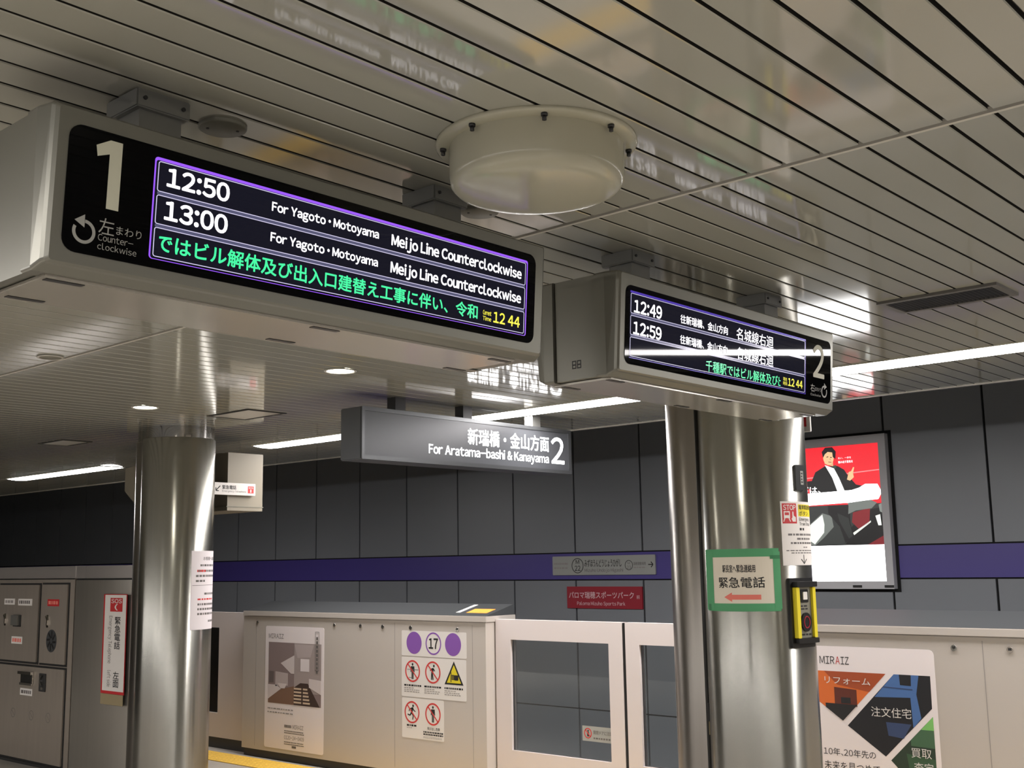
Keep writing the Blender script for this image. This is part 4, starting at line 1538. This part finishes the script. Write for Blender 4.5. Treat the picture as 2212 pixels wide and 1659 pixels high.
advert('man', [
    ([(0.08, 0.655), (0.10, 0.745), (0.16, 0.815), (0.29, 0.855), (0.46, 0.850), (0.54, 0.820), (0.58, 0.780), (0.68, 0.705), (0.78, 0.690), (0.78, 0.655)], BLK, 0.5, 3),
    ([(0.29, 0.865), (0.41, 0.835), (0.47, 0.76), (0.53, 0.665), (0.44, 0.655), (0.38, 0.765)], (244, 246, 244), 1.4, 4),
    ([(0.40, 0.855), (0.44, 0.858), (0.44, 0.835), (0.41, 0.835)], (60, 90, 70), 0.8, 5),
    ([(0.29, 0.875), (0.40, 0.850), (0.40, 0.885), (0.29, 0.905)], SKIN, 1.0, 4),
    (el(0.345, 0.922, 0.070, 0.060), SKIN, 1.2, 5),
    ([(0.275, 0.92), (0.262, 0.965), (0.31, 0.995), (0.40, 0.995), (0.445, 0.96), (0.435, 0.905), (0.405, 0.92), (0.40, 0.955), (0.34, 0.962), (0.30, 0.945)], BLK, 0.5, 6),
    ([(0.32, 0.925), (0.345, 0.928), (0.345, 0.922), (0.32, 0.920)], BLK, 0.5, 6),
    ([(0.37, 0.922), (0.39, 0.920), (0.39, 0.914), (0.37, 0.916)], BLK, 0.5, 6),
    ([(0.34, 0.888), (0.385, 0.884), (0.38, 0.879), (0.345, 0.882)], (180, 90, 80), 0.8, 6),
    ([(0.365, 0.918), (0.378, 0.898), (0.362, 0.900)], (214, 160, 116), 1.0, 6),
    ([(0.57, 0.745), (0.60, 0.80), (0.63, 0.805), (0.66, 0.835), (0.672, 0.832), (0.652, 0.79), (0.66, 0.76), (0.61, 0.735)], SKIN, 1.2, 5),
    ([(0.30, 0.56), (0.58, 0.56), (0.58, 0.42), (0.62, 0.32), (0.50, 0.28), (0.44, 0.40), (0.30, 0.50)], BLK, 0.9, 4),
    ([(0.42, 0.50), (0.56, 0.46), (0.60, 0.33), (0.55, 0.31), (0.44, 0.44)], DGY, 0.7, 5)])
advert('bright_band', [
    ([(-0.42, 0.560), (0.62, 0.575), (0.62, 0.665), (-0.42, 0.650)], WHT, 5.0, 7),
    ([(0.55, 0.572), (0.80, 0.585), (0.95, 0.59), (1.0, 0.64), (0.95, 0.70), (0.80, 0.705), (0.72, 0.68), (0.62, 0.665)], WHT, 4.0, 7),
    ([(0.56, 0.572), (0.80, 0.600), (0.93, 0.565), (0.86, 0.525), (0.66, 0.515), (0.56, 0.49), (0.57, 0.55)], MGY, 0.9, 6)])
b = MB()
x0, z0_ = A(0.02, 0.70)
text(b, w4, 'びは、', A(-0.05, 0)[0], A(0.22, 0)[0], A(0, 0.655)[1], A(0, 0.708)[1], adc + 0.0060, 0.02)
text(b, w4, 'ない、一歩を', A(0.47, 0)[0], A(0.64, 0)[0], A(0, 0.900)[1], A(0, 0.916)[1], adc + 0.0020, 0.0)
text(b, w4, '踏み出す勇気を', A(0.47, 0)[0], A(0.66, 0)[0], A(0, 0.868)[1], A(0, 0.888)[1], adc + 0.0020, 0.01)
put('advert_text', b, adm(WHT, 1.6), t)

# ------------------------------------------------------------------ steel telephone cabinet at left
CY = 4.98
cs = south(CY)
t = thing('telephone_cabinet', 'brushed steel cabinet with doors and round speaker at lower left', 'cabinet', (-10.6, CY + 0.25, 0))
b = MB()
b.box(-12.3, -9.515, CY, CY + 0.55, 0.05, E - 0.06)
put('body', b, 'steel_flat', t)
b = MB()
b.box(-12.29, -9.53, CY + 0.03, CY + 0.52, 0.0, 0.05)
put('plinth', b, 'dark', t)
b = MB()
b.box(-12.31, -9.50, CY - 0.008, CY + 0.56, E - 0.058, E + 0.047)
put('top_band', b, 'band', t)
b = MB()
b.rect(cs, -12.2, -0.068, -9.52, -0.060, 0, 0.001)
put('shadow_gap', b, 'black', t)
def door(x0, x1, z0, z1):
    b = MB()
    b.rect(cs, x0 - 0.022, z0 - 0.020, x1 + 0.022, z1 + 0.016, 0.0002, 0.002)
    put('door_gap', b, 'seam', t)
    b = MB()
    b.slab(cs, rr(x0, z0, x1, z1, 0.004), 0.001, 0.016)
    return put('door', b, 'steel_flat', t)
dU = door(-10.915, -10.135, -0.795, -0.115)
dS = door(-10.075, -9.615, -0.795, -0.112)
dB = door(-12.10, -9.615, -1.640, -0.838)
door(-12.10, -10.97, -0.795, -0.115)
c0, c1 = 0.016, 0.018
def plate(par, x0, x1, z0, z1, m, n, ink):
    b = MB()
    b.rect(cs, x0, z0, x1, z1, c0, c1)
    p = put('label_plate', b, m, par)
    b = MB()
    bars(b, cs, x0 + 0.02, x1 - 0.02, z0 + 0.012, z1 - 0.012, 1, c1 + 0.0008, 0, 0.8, n, 0.05)
    put('small_print', b, ink, p)
plate(dU, -10.80, -10.59, -0.295, -0.240, 'white', 2, 'inksoft')
plate(dU, -10.52, -10.25, -0.300, -0.240, 'white', 5, 'inkgrey')
plate(dU, -10.62, -10.41, -0.645, -0.580, 'white', 7, 'redsoft')
plate(dS, -9.96, -9.75, -0.300, -0.240, 'red', 3, 'redsoft')
plate(dB, -10.40, -10.17, -1.090, -1.030, 'white', 4, 'inkgrey')
def catch(par, x, z):
    b = MB()
    b.slab(cs, rr(x - 0.020, z - 0.055, x + 0.020, z + 0.055, 0.012), c0, c0 + 0.004)
    h = put('catch', b, 'chrome', par)
    b = MB()
    b.line(cs, (x - 0.012, z + 0.045), (x + 0.012, z + 0.010), 0.014, c0 + 0.004, c0 + 0.016)
    b.line(cs, (x + 0.012, z + 0.010), (x + 0.008, z - 0.035), 0.014, c0 + 0.004, c0 + 0.016)
    put('catch_lever', b, 'chrome', h)
catch(dU, -10.765, -0.432)
catch(dS, -9.945, -0.432)
b = MB()
b.slab(cs, rr(-10.60, -0.492, -10.45, -0.385, 0.006), c0, c0 + 0.006)
p = put('button_frame', b, 'dark', dU)
b = MB()
b.slab(cs, rr(-10.60, -0.480, -10.475, -0.388, 0.006), c0 + 0.006, c0 + 0.028)
put('push_button', b, 'bracket', p)
b = MB()
b.ellipse(cs, -9.860, -0.600, 0.092, 0.098, c0, c0 + 0.003)
p = put('speaker_disc', b, 'lid', dS)
b = MB()
for k in range(8):
    a = math.radians(45 * k + 20)
    b.line(cs, (-9.86 + 0.025 * math.cos(a), -0.60 + 0.025 * math.sin(a)), (-9.86 + 0.08 * math.cos(a + .35), -0.60 + 0.085 * math.sin(a + .35)), 0.018, c0 + 0.003, c0 + 0.004)
put('speaker_slots', b, 'black', p)
b = MB()
b.slab(cs, rr(-10.40, -0.985, -10.17, -0.890, 0.006), c0, c0 + 0.004)
p = put('pull_recess', b, 'black', dB)
b = MB()
b.slab(cs, [(-10.41, -0.905), (-10.16, -0.905), (-10.16, -0.880), (-10.41, -0.880)], c0 + 0.002, c0 + 0.030)
b.rect(cs, -10.40, -1.000, -10.17, -0.980, c0 + 0.002, c0 + 0.014)
b.rect(cs, -10.175, -0.985, -10.155, -0.890, c0 + 0.002, c0 + 0.014)
put('pull_handle', b, 'chrome', p)
b = MB()
b.slab(cs, rr(-10.045, -1.040, -9.925, -0.885, 0.006), c0, c0 + 0.006)
p = put('lock_plate', b, 'dark', dB)
b = MB()
n = 8
arc = [(-9.975 - 0.030 * math.sin(math.pi * i / n), -0.900 - 0.085 * i / n) for i in range(n + 1)]
b.strip(cs, [(x - 0.008, z) for x, z in arc], [(x + 0.008, z) for x, z in arc], c0 + 0.006, c0 + 0.022, 0, False)
b.rect(cs, -10.005, -1.025, -9.965, -1.003, c0 + 0.006, c0 + 0.010)
put('lock_lever', b, 'chrome', p)
b = MB()
for a in (-10.52, -10.17, -9.86):
    b.ring(cs, a, -1.255, 0.040, 0.042, 0.003, c0, c0 + 0.0006)
    b.line(cs, (a - 0.022, -1.235), (a + 0.022, -1.275), 0.003, c0, c0 + 0.0006)
put('worn_marks', b, 'inkgrey', dB)

# curved steel panel between cabinet and pillar
t = thing('curved_steel_panel', 'curved brushed steel panel joining the cabinet to the left pillar', 'steel panel', (-9.0, CY + 0.2, 0))
def arcpanel(mb, z0, z1, off, depth=0.3):
    n = 24
    X0, X1 = -9.498, -8.496
    vs = []
    fs = []
    for i in range(n + 1):
        u = i / n
        x = X0 + (X1 - X0) * u
        y = CY - off - 0.030 * (1 - (2 * u - 1) ** 2)
        vs += [(x, y, z0), (x, y, z1), (x, CY + depth, z1), (x, CY + depth, z0)]
    for i in range(n):
        for k in range(4):
            fs.append((4 * i + k, 4 * i + (k + 1) % 4, 4 * i + 4 + (k + 1) % 4, 4 * i + 4 + k))
    fs += [(0, 3, 2, 1), (4 * n, 4 * n + 1, 4 * n + 2, 4 * n + 3)]
    mb.add(vs, fs, 0, False)
b = MB()
arcpanel(b, 0.0, E - 0.075, 0.0)
put('panel', b, 'panelsteel', t)
b = MB()
arcpanel(b, E - 0.076, E - 0.060, -0.01)
put('shadow_gap', b, 'seam', t)
b = MB()
arcpanel(b, E - 0.060, E + 0.042, 0.004)
put('top_band', b, 'band', t)

# SOS sign
qs = plane((0.063, CY - 0.034, E), (1, 0, 0), (0, 0, 1), (0, -1, 0))
t = thing('sos_sign', 'tall white emergency telephone sign with red SOS mark on the curved steel panel', 'sign', (-8.83, CY - 0.05, E - 1.0))
b = MB()
b.rect(qs, -9.005, -0.985, -8.645, -0.190, 0.0, 0.006)
put('red_edge', b, 'red', t)
b = MB()
b.rect(qs, -8.982, -0.962, -8.650, -0.196, 0.006, 0.0075)
put('plate', b, 'white', t)
b = MB()
b.rect(qs, -8.895, -0.330, -8.705, -0.220, 0.0075, 0.0085)
rp = put('red_panel', b, 'red', t)
b = MB()
text(b, qs, 'SOS', -8.880, -8.715, -0.262, -0.228, 0.0095, 0.02, 'base')
n = 8
arc = [(-8.785 - 0.030 * math.sin(math.pi * i / n), -0.268 - 0.052 * i / n) for i in range(n + 1)]
b.strip(qs, [(x - 0.010, z) for x, z in arc], [(x + 0.010, z) for x, z in arc], 0.0085, 0.0095, 0, False)
put('phone_mark', b, 'white', rp)
b = MB()
for k, ch in enumerate('緊急電話'):
    text(b, qs, ch, -8.815, -8.725, -0.432 - 0.066 * k, -0.372 - 0.066 * k, 0.0085, 0.015)
for k, ch in enumerate('左面'):
    text(b, qs, ch, -8.815, -8.725, -0.866 - 0.066 * k, -0.806 - 0.066 * k, 0.0085, 0.012)
put('main_text', b, 'ink', t)
b = MB()
text(b, qs, 'Emergency Telephone', -8.905, -8.850, -0.745, -0.365, 0.0085, 0.0, 'base', 0, 3, None, True)
put('small_text', b, 'inkgrey', t)
b = MB()
text(b, qs, 'left side', -8.905, -8.850, -0.930, -0.800, 0.0085, 0.0, 'base', 0, 3, None, True)
put('small_text', b, 'inkgrey', t)
b = MB()
b.rect(qs, -9.01, -1.072, -8.66, -0.987, 0.0, 0.003)
o = put('tape_remnant', b, 'beigetape')
tag(o, 'strip of yellowed tape stuck just below the SOS sign', 'tape')
